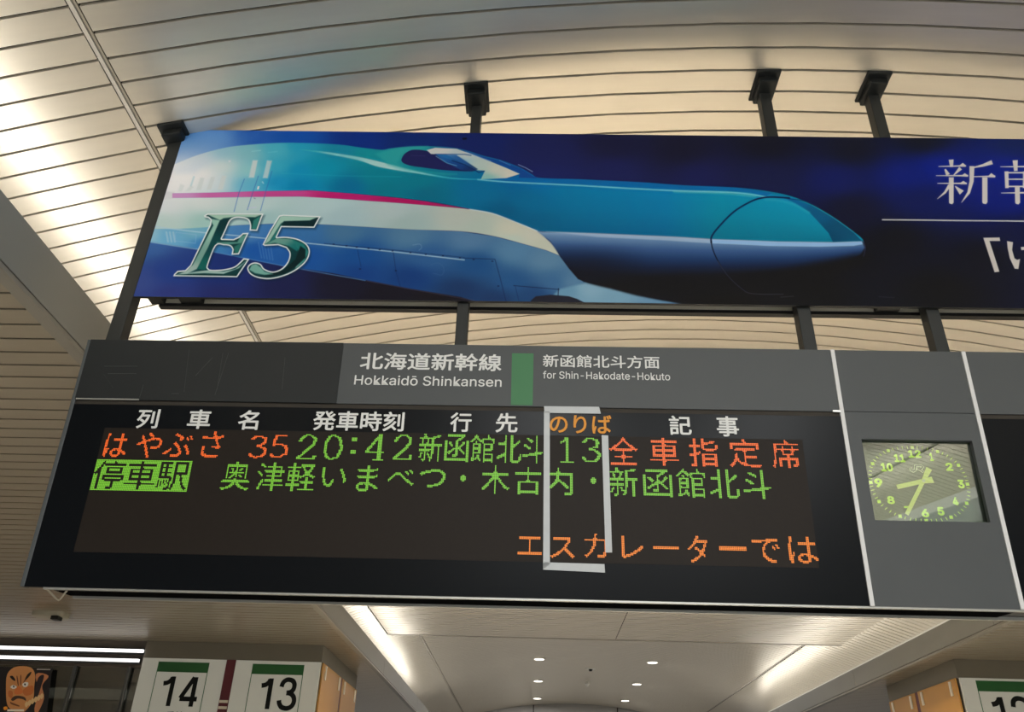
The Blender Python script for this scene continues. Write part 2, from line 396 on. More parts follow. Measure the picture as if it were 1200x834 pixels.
# ---- lit shop front left of the bulkhead
YG = 15.37
LIT = mat('tube_and_reflection', (.9, .9, .9), .5, emit=(1, .98, .97), estr=1.6)
for zc, nm, x1_ in ((2.652, 'upper', -6.99), (2.487, 'lower', -7.03)):  # lower bar is added as the upper one's reflection in the glass
    t = thing('light_bar_and_reflection', '%s of two long white bars above the shop glass, the lower a modelled reflection' % nm, 'lamp', (-10.4, YG - .03, zc - .03 + EYE), 'light bars over the shop glass')
    MB().box(-13.9, x1_, YG - .06, YG - .01, zc - .024 + EYE, zc + .024 + EYE).build('tube', LIT, t)
    MB().box(-13.9, x1_, YG - .01, YG + .05, zc - .05 + EYE, zc + .05 + EYE).build('housing', BLACKM, t)
win = bpy.data.objects.new('window_1', None); COL.objects.link(win); win['kind'] = 'structure'; win.location = (-10.4, YG, .3 + EYE)
MB().box(-13.95, -6.99, YG + .05, YG + .2, 2.38 + EYE, ZS).build('window_head', mat('brown_soffit_panel', (.10, .085, .075), .3, .2), win)
GL = glass('shop_glass', .28, (.55, .56, .52), .04)
xs = [-13.9, -11.4, -8.62, -8.17, -7.19, -6.99]
for a, b in zip(xs[:-1], xs[1:]): MB().box(a + .02, b - .02, YG + .08, YG + .09, .2 + EYE, 2.38 + EYE).build('pane', GL, win)
for xx in (-11.4, -8.17, -7.19):
    MB().tube([(xx, YG + .02, .2 + EYE), (xx, YG + .02, 2.38 + EYE)], .035, 10).build('mullion', mat('steel_post', (.12, .125, .13), .3, .6), win, smooth=True)
MB().box(-14, -7.0, YG + .05, YG + .12, 0, .2 + EYE).build('wall_shop_front', BULK, kind='structure')
MB().box(-14, -7.0, 20.5, 20.6, 0, ZS).build('wall_shop_back', mat('shop_wall', (.30, .29, .24), .6), kind='structure')
for i, (xa, xb, z0, z1, cc) in enumerate(((-10.2, -9.5, 0, 3.9, (.10, .10, .085)), (-9.1, -8.2, 0, 3.55, (.09, .095, .08)), (-7.9, -7.2, 0, 3.7, (.12, .10, .08)))):
    o = MB().box(xa, xb, 19.9, 20.45, z0, z1).build('shop_cabinet', mat('cabinet_%d' % i, cc, .5), bevel=.01)
    tag(origin_to(o, ((xa + xb) / 2, 20.2, 0)), ['wide dark cabinet behind the shop glass beside the poster', 'middle dark cabinet seen between the two steel posts', 'brownish cabinet behind the glass next to panel 14'][i], 'cabinet')
MB().box(-13.9, -7.1, 18.0, 18.25, 2.15 + EYE, 2.35 + EYE).build('trim_4', FASC, kind='structure')
area('shop_light', (-9.5, 17.5, ZS - .1), (0, 0, 0), 3, .3, 14, WARM)

# ================================================================== SUPPORT POSTS
posts = [(-2.788, -2.695, 'leftmost charcoal post beside the left end of the blue banner'), (-.530, -.455, 'charcoal post behind the banner above the cockpit of the train'),
         (1.693, 1.777, 'charcoal post behind the banner, left of the close pair'), (2.522, 2.604, 'charcoal post behind the banner nearest the white banner lettering')]
for i, (x0, x1, lab) in enumerate(posts):
    ya, yb = (4.53, 4.62)
    if i == 0: ya, yb = 4.50, 4.60
    xm = (x0 + x1) / 2; zt = min(vz(x0), vz(x1))
    t = thing('support_post', lab, 'post', (xm, (ya + yb) / 2, 2.656 + EYE), 'posts hanging the signs from the ceiling')
    MB().box(x0, x1, ya, yb, 2.656 + EYE, zt - .04).build('post', POSTM, t, bevel=.004)
    def sloped(xa, xb, y0, y1, dz0, dz1):     # plate that follows the vault's slope
        return MB().hexa([(xa, y0, vz(xa) - dz0), (xb, y0, vz(xb) - dz0), (xb, y1, vz(xb) - dz0), (xa, y1, vz(xa) - dz0),
                          (xa, y0, vz(xa) - dz1), (xb, y0, vz(xb) - dz1), (xb, y1, vz(xb) - dz1), (xa, y1, vz(xa) - dz1)])
    sloped(xm - .092, xm + .092, 4.36, 4.66, .022, -.002).build('ceiling_plate', BLACKM, t, bevel=.006)
    sloped(xm - .068, xm + .068, 4.41, 4.645, .075, .022).build('collar', BLACKM, t, bevel=.008)

# ================================================================== TILTED BOARD PLANE
OB = np.array([0, 4.55, 1.112 + EYE])
VB = np.array([0, -.122, 1.529]); HB = float(np.linalg.norm(VB)); VB = VB / HB
UB = np.array([1., 0, 0]); NB = np.array([0, -VB[2], VB[1]])      # N toward the viewer and down
def PB(u, v, w=0.): return OB + u * UB + v * VB + w * NB
def S(px, py, w=0.):
    r = ray(px, py); o = OB + w * NB - E0; t = o.dot(NB) / r.dot(NB); p = E0 + r * t - OB
    return float(p.dot(UB)), float(p.dot(VB))
def bbox(mb, u0, u1, v0, v1, w0, w1):     # box in board coordinates
    return mb.hexa([PB(u0, v0, w1), PB(u1, v0, w1), PB(u1, v0, w0), PB(u0, v0, w0), PB(u0, v1, w1), PB(u1, v1, w1), PB(u1, v1, w0), PB(u0, v1, w0)])
def bquad(mb, P4, w):                      # four photo points laid on the board
    return mb.quad(*[PB(*S(x, y), w) for x, y in P4])
def bslab(mb, P4, w0, w1):                 # photo quad TL,TR,BR,BL with thickness
    q = [S(x, y) for x, y in P4]; q = [q[3], q[2], q[1], q[0]]
    return mb.hexa([PB(*p, w0) for p in q] + [PB(*p, w1) for p in q])
def span(x0, y0, x1, y1):      # upright ink box on the board from its outermost photo edges
    a, b, c, d = S(x0, y0), S(x0, y1), S(x1, y0), S(x1, y1)
    l, r = max(a[0], b[0]) * .6 + min(a[0], b[0]) * .4, min(c[0], d[0]) * .6 + max(c[0], d[0]) * .4
    return (l, a[1]), (r, d[1])
def btext(txt, tl, br, name, material, parent, w=.004, offset=0.):
    (u0, v1), (u1, v0) = span(*tl, *br)
    co, tr = glyph_mesh(txt, offset); mn, mx = co.min(0), co.max(0); q = (co - mn) / (mx - mn)
    mb = MB(); nq = len(q); mb.v = [tuple(PB(u0 + a * (u1 - u0), v0 + b * (v1 - v0), w + (lift(i, nq) if offset else 0))) for i, (a, b) in enumerate(q)]; mb.f = [tuple(int(i) for i in t) for t in tr]
    return mb.build(name, material, parent)
UL = -2.853; UD1 = 1.824; UD2 = 2.620; UR = 4.3; DEPTH = -.30
VH = S(600, 476)[1]                       # bottom of the header strip
board = thing('departure_board', 'departure board with lit green and orange train text below a header', 'sign', PB((UL + UD1) / 2, 0, DEPTH / 2))
bbox(MB(), UL + .13, UD1 - .0125, .004, HB - .004, DEPTH, -.03).build('housing', BLACKM, board, bevel=.006)
bbox(MB(), UL, UL + .024, .0, HB, -.05, .004).build('edge_trim', DALU, board, bevel=.003)
bbox(MB(), UL + .024, UD1 - .012, 0, VH - .03, -.03, .0).build('black_face', GLOSSB, board)
ubd = S(397, 437)[0]
hd = MB(); q = [S(402.7, 403.3), S(391.5, 472)]
bbox(MB(), UL + .02, q[0][0], VH, HB, -.03, .006).build('cover_sheet', HEADD, board, bevel=.002, label='charcoal cover sheet with faint scratched ghosts')
bbox(MB(), q[0][0], UD1 - .012, VH, HB, -.03, .002).build('header_panel', HEADG, board, bevel=.002, label='mid grey header with white lettering')
bbox(MB(), UL + .024, UD1 - .012, VH - .03, VH, -.03, -.008).build('header_gap', DARK, board)
bbox(MB(), UL + .03, S(163, 470)[0], VH - .002, VH + .006, .0, .010).build('metal_lip', ALU, board)
bbox(MB(), UD1 - .055, UD1 - .012, VH - .006, VH + .006, .0, .010).build('metal_lip', ALU, board)
# ghosts of old lettering
sc = MB()
for a in (((385, 148), (530, 148)), ((380, 180), (425, 245)), ((400, 180), (525, 180)), ((757, 75), (735, 260)), ((860, 110), (785, 190)), ((930, 90), (870, 275)), ((905, 90), (880, 250)), ((680, 268), (712, 268)), ((556, 230), (540, 285)), ((1178, 110), (1165, 250))):
    (x0, y0), (x1, y1) = [(20 + p[0] / 3.75, 390 + p[1] / 3.75) for p in a]
    bslab(sc, [(x0, y0 - .3), (x1, y1 - .3), (x1 + .35, y1 + .3), (x0 + .35, y0 + .3)], .006, .0075)
sc.build('scratches', mat('scratch_grey', (.040, .041, .041), .5), board, kind='stuff')
# underside: aluminium lips and rail
MBa = MB(); bbox(MBa, UL + .13, UD1, -.010, .004, -.034, -.004).build('front_lip', ALU, board)
bbox(MB(), UL + .16, UD1, -.016, .002, -.30, -.272).build('rear_rail', ALU, board)
bbox(MB(), UL + .145, UD1, -.002, .006, -.272, -.034).build('underside', UNDERM, board)
a = PB(UL + .135, 0, -.02); b = PB(UL + .17, -.052, -.12); c = PB(UL + .215, 0, -.10)
MB().tube([a, a * .15 + b * .85 + np.array([-.005, 0, 0]), b, b * .85 + c * .15 + np.array([.0, 0, -.003]), c], .0055, 8).build('wire_hook', mat('pale_wire', (.55, .52, .44), .4, .4), board, smooth=True)
# green line mark and header lettering
bslab(MB(), [(600, 414), (625.3, 414.3), (624.2, 475), (598.7, 474.6)], .002, .0035).build('green_mark', GREEN, board)
OFB = .018
btext('北海道新幹線', (422.1, 412.7), (588, 435.3), 'lettering', PRINTW, board, offset=OFB)
btext('Hokkaidō Shinkansen', (415.2, 439.5), (588, 453.6), 'lettering', PRINTW, board, offset=.006)
btext('新函館北斗方面', (636.2, 415.6), (772.8, 432.2), 'lettering', PRINTW, board, offset=.012)
btext('for Shin-Hakodate-Hokuto', (636.2, 434.8), (785.1, 446.0), 'lettering', PRINTW, board, offset=.004)
for ch, x0, y0, x1, y1 in (('列', 160.5, 479.3, 187.2, 502.5), ('車', 220, 479.9, 248, 503), ('名', 279.2, 480.7, 304, 504), ('発車時刻', 366.7, 481.2, 474.1, 506),
                           ('行', 527.5, 483.3, 552.8, 506.5), ('先', 580.8, 483.9, 606.7, 507.3), ('記', 783.8, 487, 810.2, 510), ('事', 839.4, 487.6, 865.7, 511.9)):
    btext(ch, (x0, y0), (x1, y1), 'lettering', PRINTW, board, offset=OFB)
btext('のりば', (644, 485.5), (716.6, 508.7), 'lettering', PRINTO, board, offset=OFB, w=.0045)
# ---- LED window
ua, va = S(110, 503); ub, vb = S(946, 663)
vtop = S(530, 508)[1]; vbot = S(530, 656)[1]
bbox(MB(), S(103, 580)[0], S(950, 590)[0], vbot, vtop, .0, .001).build('led_window', LEDOFF, board)
tl, tr_, br_, bl = S(113.3, 538), S(225.3, 539.3), S(218.7, 575.9), S(105.3, 574)
PD = ((tr_[0] - tl[0]) + (br_[0] - bl[0])) / 2 / 72.
PDV = (tl[1] - bl[1]) / 24.
PV = PD
def raster(co, tr, nx, ny, ss=5):
    """coverage of the ink box on an nx x ny grid"""
    g = np.zeros((ny * ss, nx * ss), bool); mn, mx = co.min(0), co.max(0)
    q = (co - mn) / np.maximum(mx - mn, 1e-6) * [nx * ss, ny * ss]
    xx, yy = np.meshgrid(np.arange(nx * ss) + .5, np.arange(ny * ss) + .5)
    for t in tr:
        a, b, c = q[t]
        x0, x1 = int(max(0, min(a[0], b[0], c[0]) - 1)), int(max(a[0], b[0], c[0]) + 2); y0, y1 = int(max(0, min(a[1], b[1], c[1]) - 1)), int(max(a[1], b[1], c[1]) + 2)
        X_, Y_ = xx[y0:y1, x0:x1], yy[y0:y1, x0:x1]
        e = lambda p, r: (r[0] - p[0]) * (Y_ - p[1]) - (r[1] - p[1]) * (X_ - p[0])
        e0, e1, e2 = e(a, b), e(b, c), e(c, a)
        g[y0:y1, x0:x1] |= ((e0 >= 0) & (e1 >= 0) & (e2 >= 0)) | ((e0 <= 0) & (e1 <= 0) & (e2 <= 0))
    return g.reshape(ny, ss, nx, ss).mean((1, 3))
LIT_DOTS = {'g': set(), 'r': set(), 'a': set()}
G0 = S(103, 660)
def led(ch, x0, y0, x1, y1, col, thin=0, thr=.46, wide=True):
    (u0, v1), (u1, v0) = span(x0, y0, x1, y1)
    nx = max(1, round((u1 - u0) / PD)); ny = max(1, round((v1 - v0) / PDV))
    gx, gy = round((u0 - G0[0]) / PD), round((v0 - G0[1]) / PDV)
    co, tr = glyph_mesh(ch, thin); g = raster(co, tr, nx, ny) > thr
    for j, i in zip(*np.nonzero(g)): LIT_DOTS[col].add((gx + int(i), gy + int(j)))
row1 = [('は', 122.7, 506.5, 150.7, 535.3), ('や', 158.7, 507.3, 189.3, 536.7), ('ぶ', 192.8, 507, 226.7, 535), ('さ', 234.7, 506, 260, 536.7)]
for g in row1: led(*g, 'r')
for g in (('全', 714.5, 512, 748.2, 545), ('車', 761.4, 512, 795.7, 545.5), ('指', 807.7, 512.7, 842, 546.2), ('定', 854.7, 514.5, 892.7, 548.3), ('席', 904, 515.3, 936.2, 548.8)): led(*g, 'r')
for g in (('新', 491.5, 508.7, 518.3, 541.5), ('函', 520.5, 509.5, 549.3, 541.8), ('館', 550.7, 509.3, 578.7, 542), ('北', 582.7, 509.7, 610.7, 542), ('斗', 612, 510, 635.5, 542.5)): led(*g, 'g', thr=.42)
for g in (('奥', 260, 541.5, 294.7, 575.3), ('津', 301, 542, 334, 575.7), ('軽', 336, 542, 370.7, 575.9), ('い', 377.3, 547.3, 406.7, 570), ('ま', 417.3, 544.7, 442.7, 575.3), ('べ', 452.5, 550, 484, 568.7),
          ('つ', 490.7, 550, 521.9, 571.9), ('・', 540, 557.5, 547.2, 564.7), ('木', 564, 544.7, 597.9, 578.8), ('古', 603.8, 546, 634, 579.3), ('内', 638, 547, 671.8, 580), ('・', 691.5, 559.6, 698.6, 566.7),
          ('新', 715.3, 547.4, 748.2, 581.2), ('函', 753.5, 548.4, 787.8, 582), ('館', 792, 549.5, 826, 584), ('北', 831.5, 549.5, 867, 584.2), ('斗', 869.7, 551, 902.7, 585)): led(*g, 'g')
for g in (('エ', 606, 628.4, 634.8, 650), ('ス', 645.6, 628, 674, 653.8), ('カ', 685, 624.8, 711, 653.8), ('レ', 728.7, 628, 754, 654.5), ('ー', 764.5, 639, 794, 643.5),
          ('タ', 805, 627.6, 829.4, 660), ('ー', 842.7, 640, 874, 645), ('で', 881, 631, 913.6, 660), ('は', 924, 629.4, 958, 661)): led(*g, 'a')
# slender seriffed numerals drawn by hand, 24-dot high
NUM = {
 '2': [[(2, 17), (3, 19), (5, 21), (8, 22), (11, 21.5), (13.5, 19.5), (14, 17), (13, 14), (10, 10.5), (6, 6), (2, 2), (1.2, 1)], [(1.2, 1), (14, 1), (15, 4)]],
 '0': [[(8, 22), (4.5, 20), (2.5, 15), (2.2, 11), (2.5, 7), (4.5, 2), (8, .8), (11.5, 2), (13.5, 7), (13.8, 11), (13.5, 15), (11.5, 20), (8, 22)]],
 '4': [[(11, 22), (1, 7.5), (15, 7.5)], [(11, 22), (11, 1)], [(12, 22), (12, 1)], [(8, 1), (15, 1)]],
 '1': [[(2, 18), (5, 19.5), (6.5, 22)], [(7, 22), (7, 1)], [(8, 22), (8, 1)], [(2, 1), (13, 1)]],
 '3': [[(2, 18.5), (4, 21), (8, 22), (12, 20.5), (13, 17.5), (11.5, 14), (7, 12), (11.5, 10.7), (14, 7.5), (13.5, 4), (11, 1.5), (7, .8), (3, 1.8), (1.5, 4)]],
 '5': [[(13, 22), (3.5, 22), (2.6, 12.3), (5, 13.6), (8.5, 14), (12, 12), (14, 8), (13, 4), (10, 1.5), (6, .8), (2.6, 2), (1.5, 4)]],
 ':': [[(1, 17), (3, 17)], [(1, 16), (3, 16)], [(1, 15), (3, 15)], [(1, 5), (3, 5)], [(1, 4), (3, 4)], [(1, 3), (3, 3)]],
}
def lednum(ch, x0, y0, x1, y1, col, dbl=True):
    (u0, v1), (u1, v0) = span(x0, y0, x1, y1); W = (u1 - u0) / PD; Hh = (v1 - v0) / PDV
    gx, gy = (u0 - G0[0]) / PD, (v0 - G0[1]) / PDV
    P = [p for st in NUM[ch] for p in st]; ax = min(p[0] for p in P); bx = max(p[0] for p in P); ay = min(p[1] for p in P); by = max(p[1] for p in P)
    for st in NUM[ch]:
        for (a, b), (c, d) in zip(st[:-1], st[1:]):
            for k in range(41):
                x = a + (c - a) * k / 40; y = b + (d - b) * k / 40
                fx = gx + (x - ax) / (bx - ax) * (W - 1); fy = gy + (y - ay) / (by - ay) * (Hh - 1)
                LIT_DOTS[col].add((int(round(fx)), int(round(fy))))
                if dbl and abs(d - b) > abs(c - a) * .9: LIT_DOTS[col].add((int(round(fx)) + 1, int(round(fy))))
for g in (('3', 292, 510, 312.5, 536.7, 'r'), ('5', 317.3, 510, 337.5, 536.7, 'r'), ('2', 348, 508.7, 370.7, 538.8, 'g'), ('0', 379.2, 508.7, 400.3, 538.8, 'g'), (':', 412, 513, 418, 532, 'g'),
          ('4', 428, 509, 450.7, 539, 'g'), ('2', 460.5, 509, 482.7, 539, 'g'), ('1', 656, 512.6, 671.8, 541.6, 'g'), ('3', 681.8, 512.6, 702.4, 541.6, 'g')): lednum(*g)
# the inverse block: every dot lit except the characters
gx0, gy0 = round((bl[0] - G0[0]) / PD), round((bl[1] - G0[1]) / PDV)
inv = {(gx0 + i, gy0 + j) for i in range(72) for j in range(24)}
for k, ch in enumerate('停車駅'):
    co, tr = glyph_mesh(ch); g = raster(co, tr, 23, 22) > .46
    for j, i in zip(*np.nonzero(g)): inv.discard((gx0 + 24 * k + int(i), gy0 + 1 + int(j)))
LIT_DOTS['g'] |= inv
for kk, mm, lab in (('g', LG, 'lit green dots'), ('r', LR, 'lit red orange dots'), ('a', LA, 'lit amber dots')):
    mb = MB(); h = PD * .47; hv = PDV * .47; w_ = .0022
    for gx, gy in sorted(LIT_DOTS[kk]):
        u, v = G0[0] + (gx + .5) * PD, G0[1] + (gy + .5) * PDV; n = len(mb.v)
        for du, dv in ((-.4, -1), (.4, -1), (1, -.4), (1, .4), (.4, 1), (-.4, 1), (-1, .4), (-1, -.4)): mb.v.append(tuple(PB(u + du * h, v + dv * hv, w_)))
        mb.f.append(tuple(range(n, n + 8)))
    o = mb.build('led_dots', mm, board, kind='stuff', label=lab)
# ---- white tape around the boarding column
for P4, lab in (([(637.5, 476.2), (702, 477), (704, 485), (638, 484)], 'short white tape strip above the orange heading'),
                ([(637.5, 482), (644.2, 482), (644.4, 661), (636.4, 667.5)], 'long white tape strip left of the orange heading column'),
                ([(705, 510), (712.6, 510.5), (717.2, 647.4), (709.4, 647.4)], 'long white tape strip right of the green number 13'),
                ([(637, 658.8), (708.3, 661), (709, 671), (636.5, 667.5)], 'short white tape strip closing the column at the bottom')):
    o = bslab(MB(), P4, .0045, .0065).build('tape_strip', TAPE)
    c0 = np.mean([PB(*S(x, y), .005) for x, y in P4], 0)
    tag(origin_to(o, c0), lab, 'tape', 'white tape around the track number column')
# ---- clock unit
CLK = thing('station_clock', 'grey clock unit with a dark green dial between the two boards', 'clock', PB((UD1 + UD2) / 2, 0, DEPTH / 2))
w4 = [S(1009.9, 514.2), S(1139.5, 516.3), S(1160, 611), S(1025.2, 610.1)]
cu0 = (w4[0][0] + w4[3][0]) / 2; cu1 = (w4[1][0] + w4[2][0]) / 2; cv1 = (w4[0][1] + w4[1][1]) / 2; cv0 = (w4[2][1] + w4[3][1]) / 2
pm = MB(); A0, A1 = UD1 + .012, UD2 - .012
for q in ((A0, cu0, 0, VH), (cu1, A1, 0, VH), (cu0, cu1, 0, cv0), (cu0, cu1, cv1, VH)): bbox(pm, *q, -.03, 0)
pm.build('case_front', HEADG, CLK)
bbox(MB(), A0, A1, VH + .003, HB, -.03, .001).build('header_panel', HEADG, CLK, bevel=.002)
bbox(MB(), A0 + .001, A1 - .001, .004, HB - .004, DEPTH, -.12).build('housing', BLACKM, CLK)
bbox(MB(), A0, A1, .0, HB, -.12, -.1).build('inner_plate', BLACKM, CLK)
bbox(MB(), UD1, UD2, -.010, .004, -.034, -.004).build('front_lip', ALU, CLK)
bbox(MB(), UD1, UD2, -.016, .002, -.30, -.272).build('rear_rail', ALU, CLK)
bbox(MB(), UD1, UD2, -.002, .006, -.272, -.034).build('underside', UNDERM, CLK)
DW = -.095
DGREEN = mat('dark_green_dial', (.018, .050, .006), .5, noise=.1)
bbox(MB(), A0 + .01, A1 - .01, cv0 - .06, cv1 + .06, -.1, DW).build('dial', DGREEN, CLK)
YG2 = mat('fluorescent_yellow_green', (.50, .72, .03), .5, emit=(.5, .75, .02), estr=.22)
HANDM = mat('pale_yellow_hand', (.62, .68, .18), .5, emit=(.6, .7, .1), estr=.10)
def K(x, y): return S(1000 + x / 7.06, 505 + y / 7.06, DW)     # points of the dial
dc = K(548, 433); ru = (K(945, 440)[0] - K(145, 425)[0]) / 2; rv = (K(495, 135)[1] - K(605, 740)[1]) / 2
dc = ((K(945, 440)[0] + K(145, 425)[0]) / 2, (K(495, 135)[1] + K(605, 740)[1]) / 2)
for i in range(60):
    a = 2 * math.pi * i / 60; sx, sy = math.sin(a), math.cos(a)
    e = 2.3; rr = 1 / (abs(sx) ** e + abs(sy) ** e) ** (1 / e)
    cu, cv = dc[0] + ru * sx * rr, dc[1] + rv * sy * rr
    if i % 5 == 0:
        d = .0095; P = [(cu - d, cv - d), (cu + d, cv - d), (cu + d, cv + d), (cu - d, cv + d)]
    else:
        L2, W2 = .009, .0018; tx, ty = sy, -sx
        P = [(cu - sx * L2 - tx * W2, cv - sy * L2 - ty * W2), (cu - sx * L2 + tx * W2, cv - sy * L2 + ty * W2), (cu + sx * L2 + tx * W2, cv + sy * L2 + ty * W2), (cu + sx * L2 - tx * W2, cv + sy * L2 - ty * W2)]
    MB().hexa([PB(*p, DW) for p in P] + [PB(*p, DW + .001) for p in P]).build('minute_mark', YG2, CLK)
for tx, x0, y0, x1, y1 in (('12', 445, 155, 565, 222), ('1', 622, 180, 668, 248), ('2', 755, 262, 830, 330), ('3', 855, 402, 925, 475), ('4', 812, 545, 875, 615), ('5', 687, 627, 758, 700), ('6', 555, 642, 632, 715),
                           ('7', 415, 620, 480, 690), ('8', 272, 537, 347, 605), ('9', 167, 390, 247, 465), ('10', 220, 262, 332, 335), ('11', 330, 190, 432, 258)):
    (u0, v1), (u1, v0) = K(x0, y0), K(x1, y1)
    co, tr = glyph_mesh(tx, .042); mn, mx = co.min(0), co.max(0); q = (co - mn) / (mx - mn)
    mb = MB(); nq = len(q); mb.v = [tuple(PB(u0 + a * (u1 - u0), v0 + b * (v1 - v0), DW + .0015 + lift(i, nq))) for i, (a, b) in enumerate(q)]; mb.f = [tuple(int(i) for i in t) for t in tr]
    if '1' in tx:           # slab serifs on the ones
        n1 = len(tx); wd = (u1 - u0) / n1
        for j, c in enumerate(tx):
            if c == '1': a = u0 + wd * (j + .08); mb.hexa([PB(*p, DW + .001) for p in ((a, v0), (a + wd * .84, v0), (a + wd * .84, v0 + .007), (a, v0 + .007))] + [PB(*p, DW + .0016) for p in ((a, v0), (a + wd * .84, v0), (a + wd * .84, v0 + .007), (a, v0 + .007))])
    mb.build('numeral', YG2, CLK)
# company monogram on the dial: joined outline letters
mono = mat('monogram_pale', (.80, .84, .62), .5, emit=(.5, .6, .3), estr=.12); mono2 = mat('monogram_green', (.02, .04, .015), .5)
def strokes(mb, pts, r, w0, conv):
    for (a, b), (c, d) in zip(pts[:-1], pts[1:]):
        (u0, v0), (u1, v1) = conv(a, b), conv(c, d); L = math.hypot(u1 - u0, v1 - v0) + 1e-9; nx, ny = -(v1 - v0) / L * r, (u1 - u0) / L * r
        ex, ey = (u1 - u0) / L * r * .6, (v1 - v0) / L * r * .6
        P = [(u0 - ex - nx, v0 - ey - ny), (u1 + ex - nx, v1 + ey - ny), (u1 + ex + nx, v1 + ey + ny), (u0 - ex + nx, v0 - ey + ny)]
        mb.hexa([PB(*p, w0) for p in P] + [PB(*p, w0 + .001) for p in P])
mb = MB()
strokes(mb, [(475, 310), (480, 326), (495, 332), (510, 325), (514, 285), (560, 285), (572, 297), (562, 311), (530, 312), (545, 316), (575, 336)], .0072, DW + .0005, K)
mb.build('monogram', mono, CLK)
mb = MB()
strokes(mb, [(475, 310), (480, 326), (495, 332), (510, 325), (514, 285), (560, 285), (572, 297), (562, 311), (530, 312), (545, 316), (575, 336)], .0042, DW + .0017, K)
mb.build('monogram_inlay', mono2, CLK)
def hand(tip, tail, wt, wl, wdt, name):
    conv = lambda x, y: S(1000 + x / 7.06, 505 + y / 7.06, -.075)
    (u0, v0), (u1, v1) = conv(*tip), conv(*tail); L = math.hypot(u1 - u0, v1 - v0); nx, ny = -(v1 - v0) / L, (u1 - u0) / L
    cu_, cv_ = conv(578, 412)
    P = [(u0 + nx * wt, v0 + ny * wt), (cu_ + nx * wt, cv_ + ny * wt), (u1 + nx * wl, v1 + ny * wl), (u1 - nx * wl, v1 - ny * wl), (cu_ - nx * wt, cv_ - ny * wt), (u0 - nx * wt, v0 - ny * wt)]
    mb = MB(); n = 6; mb.v = [tuple(PB(*p, wdt)) for p in P] + [tuple(PB(*p, wdt + .004)) for p in P]
    mb.f = [tuple(range(6)), tuple(range(6, 12))] + [(i, (i + 1) % 6, 6 + (i + 1) % 6, 6 + i) for i in range(6)]
    return mb.build(name, HANDM, CLK)
hand((365, 460), (660, 400), .013, .019, -.082, 'hour_hand')
hand((440, 690), (625, 310), .011, .017, -.074, 'minute_hand')
hc = S(1000 + 578 / 7.06, 505 + 412 / 7.06, -.075)
MB().tube([PB(*hc, -.09), PB(*hc, -.066)], .009, 12).build('hub', mat('hub_white', (.6, .62, .45), .4), CLK)
MB().hexa([PB(cu0 - .005, cv0, -.036), PB(cu1 + .005, cv0, -.036), PB(cu1 + .005, cv0, -.040), PB(cu0 - .005, cv0, -.040), PB(cu0 - .005, cv1, -.030), PB(cu1 + .005, cv1, -.030), PB(cu1 + .005, cv1, -.034), PB(cu0 - .005, cv1, -.034)]).build('cover_glass', glass('clock_glass', .13, (.95, 1, .93), .01), CLK)
# ---- right-hand board
b2 = thing('departure_board', 'blank black departure board right of the clock', 'sign', PB((UD2 + UR) / 2, 0, DEPTH / 2))
bbox(MB(), UD2 + .0125, UR, .004, HB - .004, DEPTH, -.03).build('housing', BLACKM, b2)
bbox(MB(), UD2 + .012, UR, 0, VH - .03, -.03, 0).build('black_face', GLOSSB, b2)
bbox(MB(), UD2 + .012, UR, VH, HB, -.03, .002).build('header_panel', HEADG, b2)
bbox(MB(), UD2 + .012, UR, VH - .03, VH, -.03, -.008).build('header_gap', DARK, b2)
bbox(MB(), UD2, UR, -.010, .004, -.034, -.004).build('front_lip', ALU, b2)
bbox(MB(), UD2, UR, -.016, .002, -.30, -.272).build('rear_rail', ALU, b2)
for uu, lab in ((UD1, 'pale vertical strip between the lit board and the clock unit'), (UD2, 'pale vertical strip between the clock unit and the right board')):
    o = bbox(MB(), uu - .012, uu + .012, 0, HB, -.03, .008).build('divider_strip', WHITES, bevel=.002)
    tag(origin_to(o, PB(uu, 0, 0)), lab, 'strip')
#BANNER#
# ================================================================== BLUE TRAIN BANNER (flat print, painted into an image by code)
YB = 4.5
BX0, BX1 = -2.692, 4.4
def bz1(x): return 4.549 - .0069 * (x - BX0) + EYE
def bz0(x): return 3.025 - .0014 * (x - BX0) + EYE
NX, NY = 2836, 608
uu, vv = np.meshgrid((np.arange(NX) + .5) / NX, (np.arange(NY) + .5) / NY)      # v up
wx = BX0 + (BX1 - BX0) * uu; wz = bz0(wx) + (bz1(wx) - bz0(wx)) * vv
dv = np.stack([wx, np.full_like(wx, YB), wz - EYE], -1) @ RC                    # artwork laid out in the sheet's own foreshortened grid
GX = 600 + FPX * dv[..., 0] / -dv[..., 2]; GY = 417 - FPX * dv[..., 1] / -dv[..., 2]
IMG = np.zeros((NY, NX, 3), np.float32)
def field(pts, x, y, sg=1.0):
    """smooth colour field from (x, y, r, g, b) control points"""
    num = np.zeros(x.shape + (3,), np.float32); den = np.zeros(x.shape, np.float32)
    for px, py, r, g, b in pts:
        d2 = ((x - px) / 1.0) ** 2 + ((y - py) * 1.7) ** 2
        w = 1.0 / (d2 + 90 * sg) ** 1.6
        num += w[..., None] * np.array([r, g, b], np.float32); den += w
    return num / den[..., None]
def smooth(P, n=8, closed=False):
    P = [np.array(p, float) for p in P]; out = []; m = len(P)
    for i in range(m if closed else m - 1):
        p0, p1, p2, p3 = (P[(i - 1) % m] if closed or i else P[0]), P[i], P[(i + 1) % m], (P[(i + 2) % m] if closed or i + 2 < m else P[-1])
        for k in range(n):
            t = k / n; out.append(.5 * (2 * p1 + (p2 - p0) * t + (2 * p0 - 5 * p1 + 4 * p2 - p3) * t * t + (3 * p1 - p0 - 3 * p2 + p3) * t ** 3))
    if not closed: out.append(P[-1])
    return [tuple(p) for p in out]
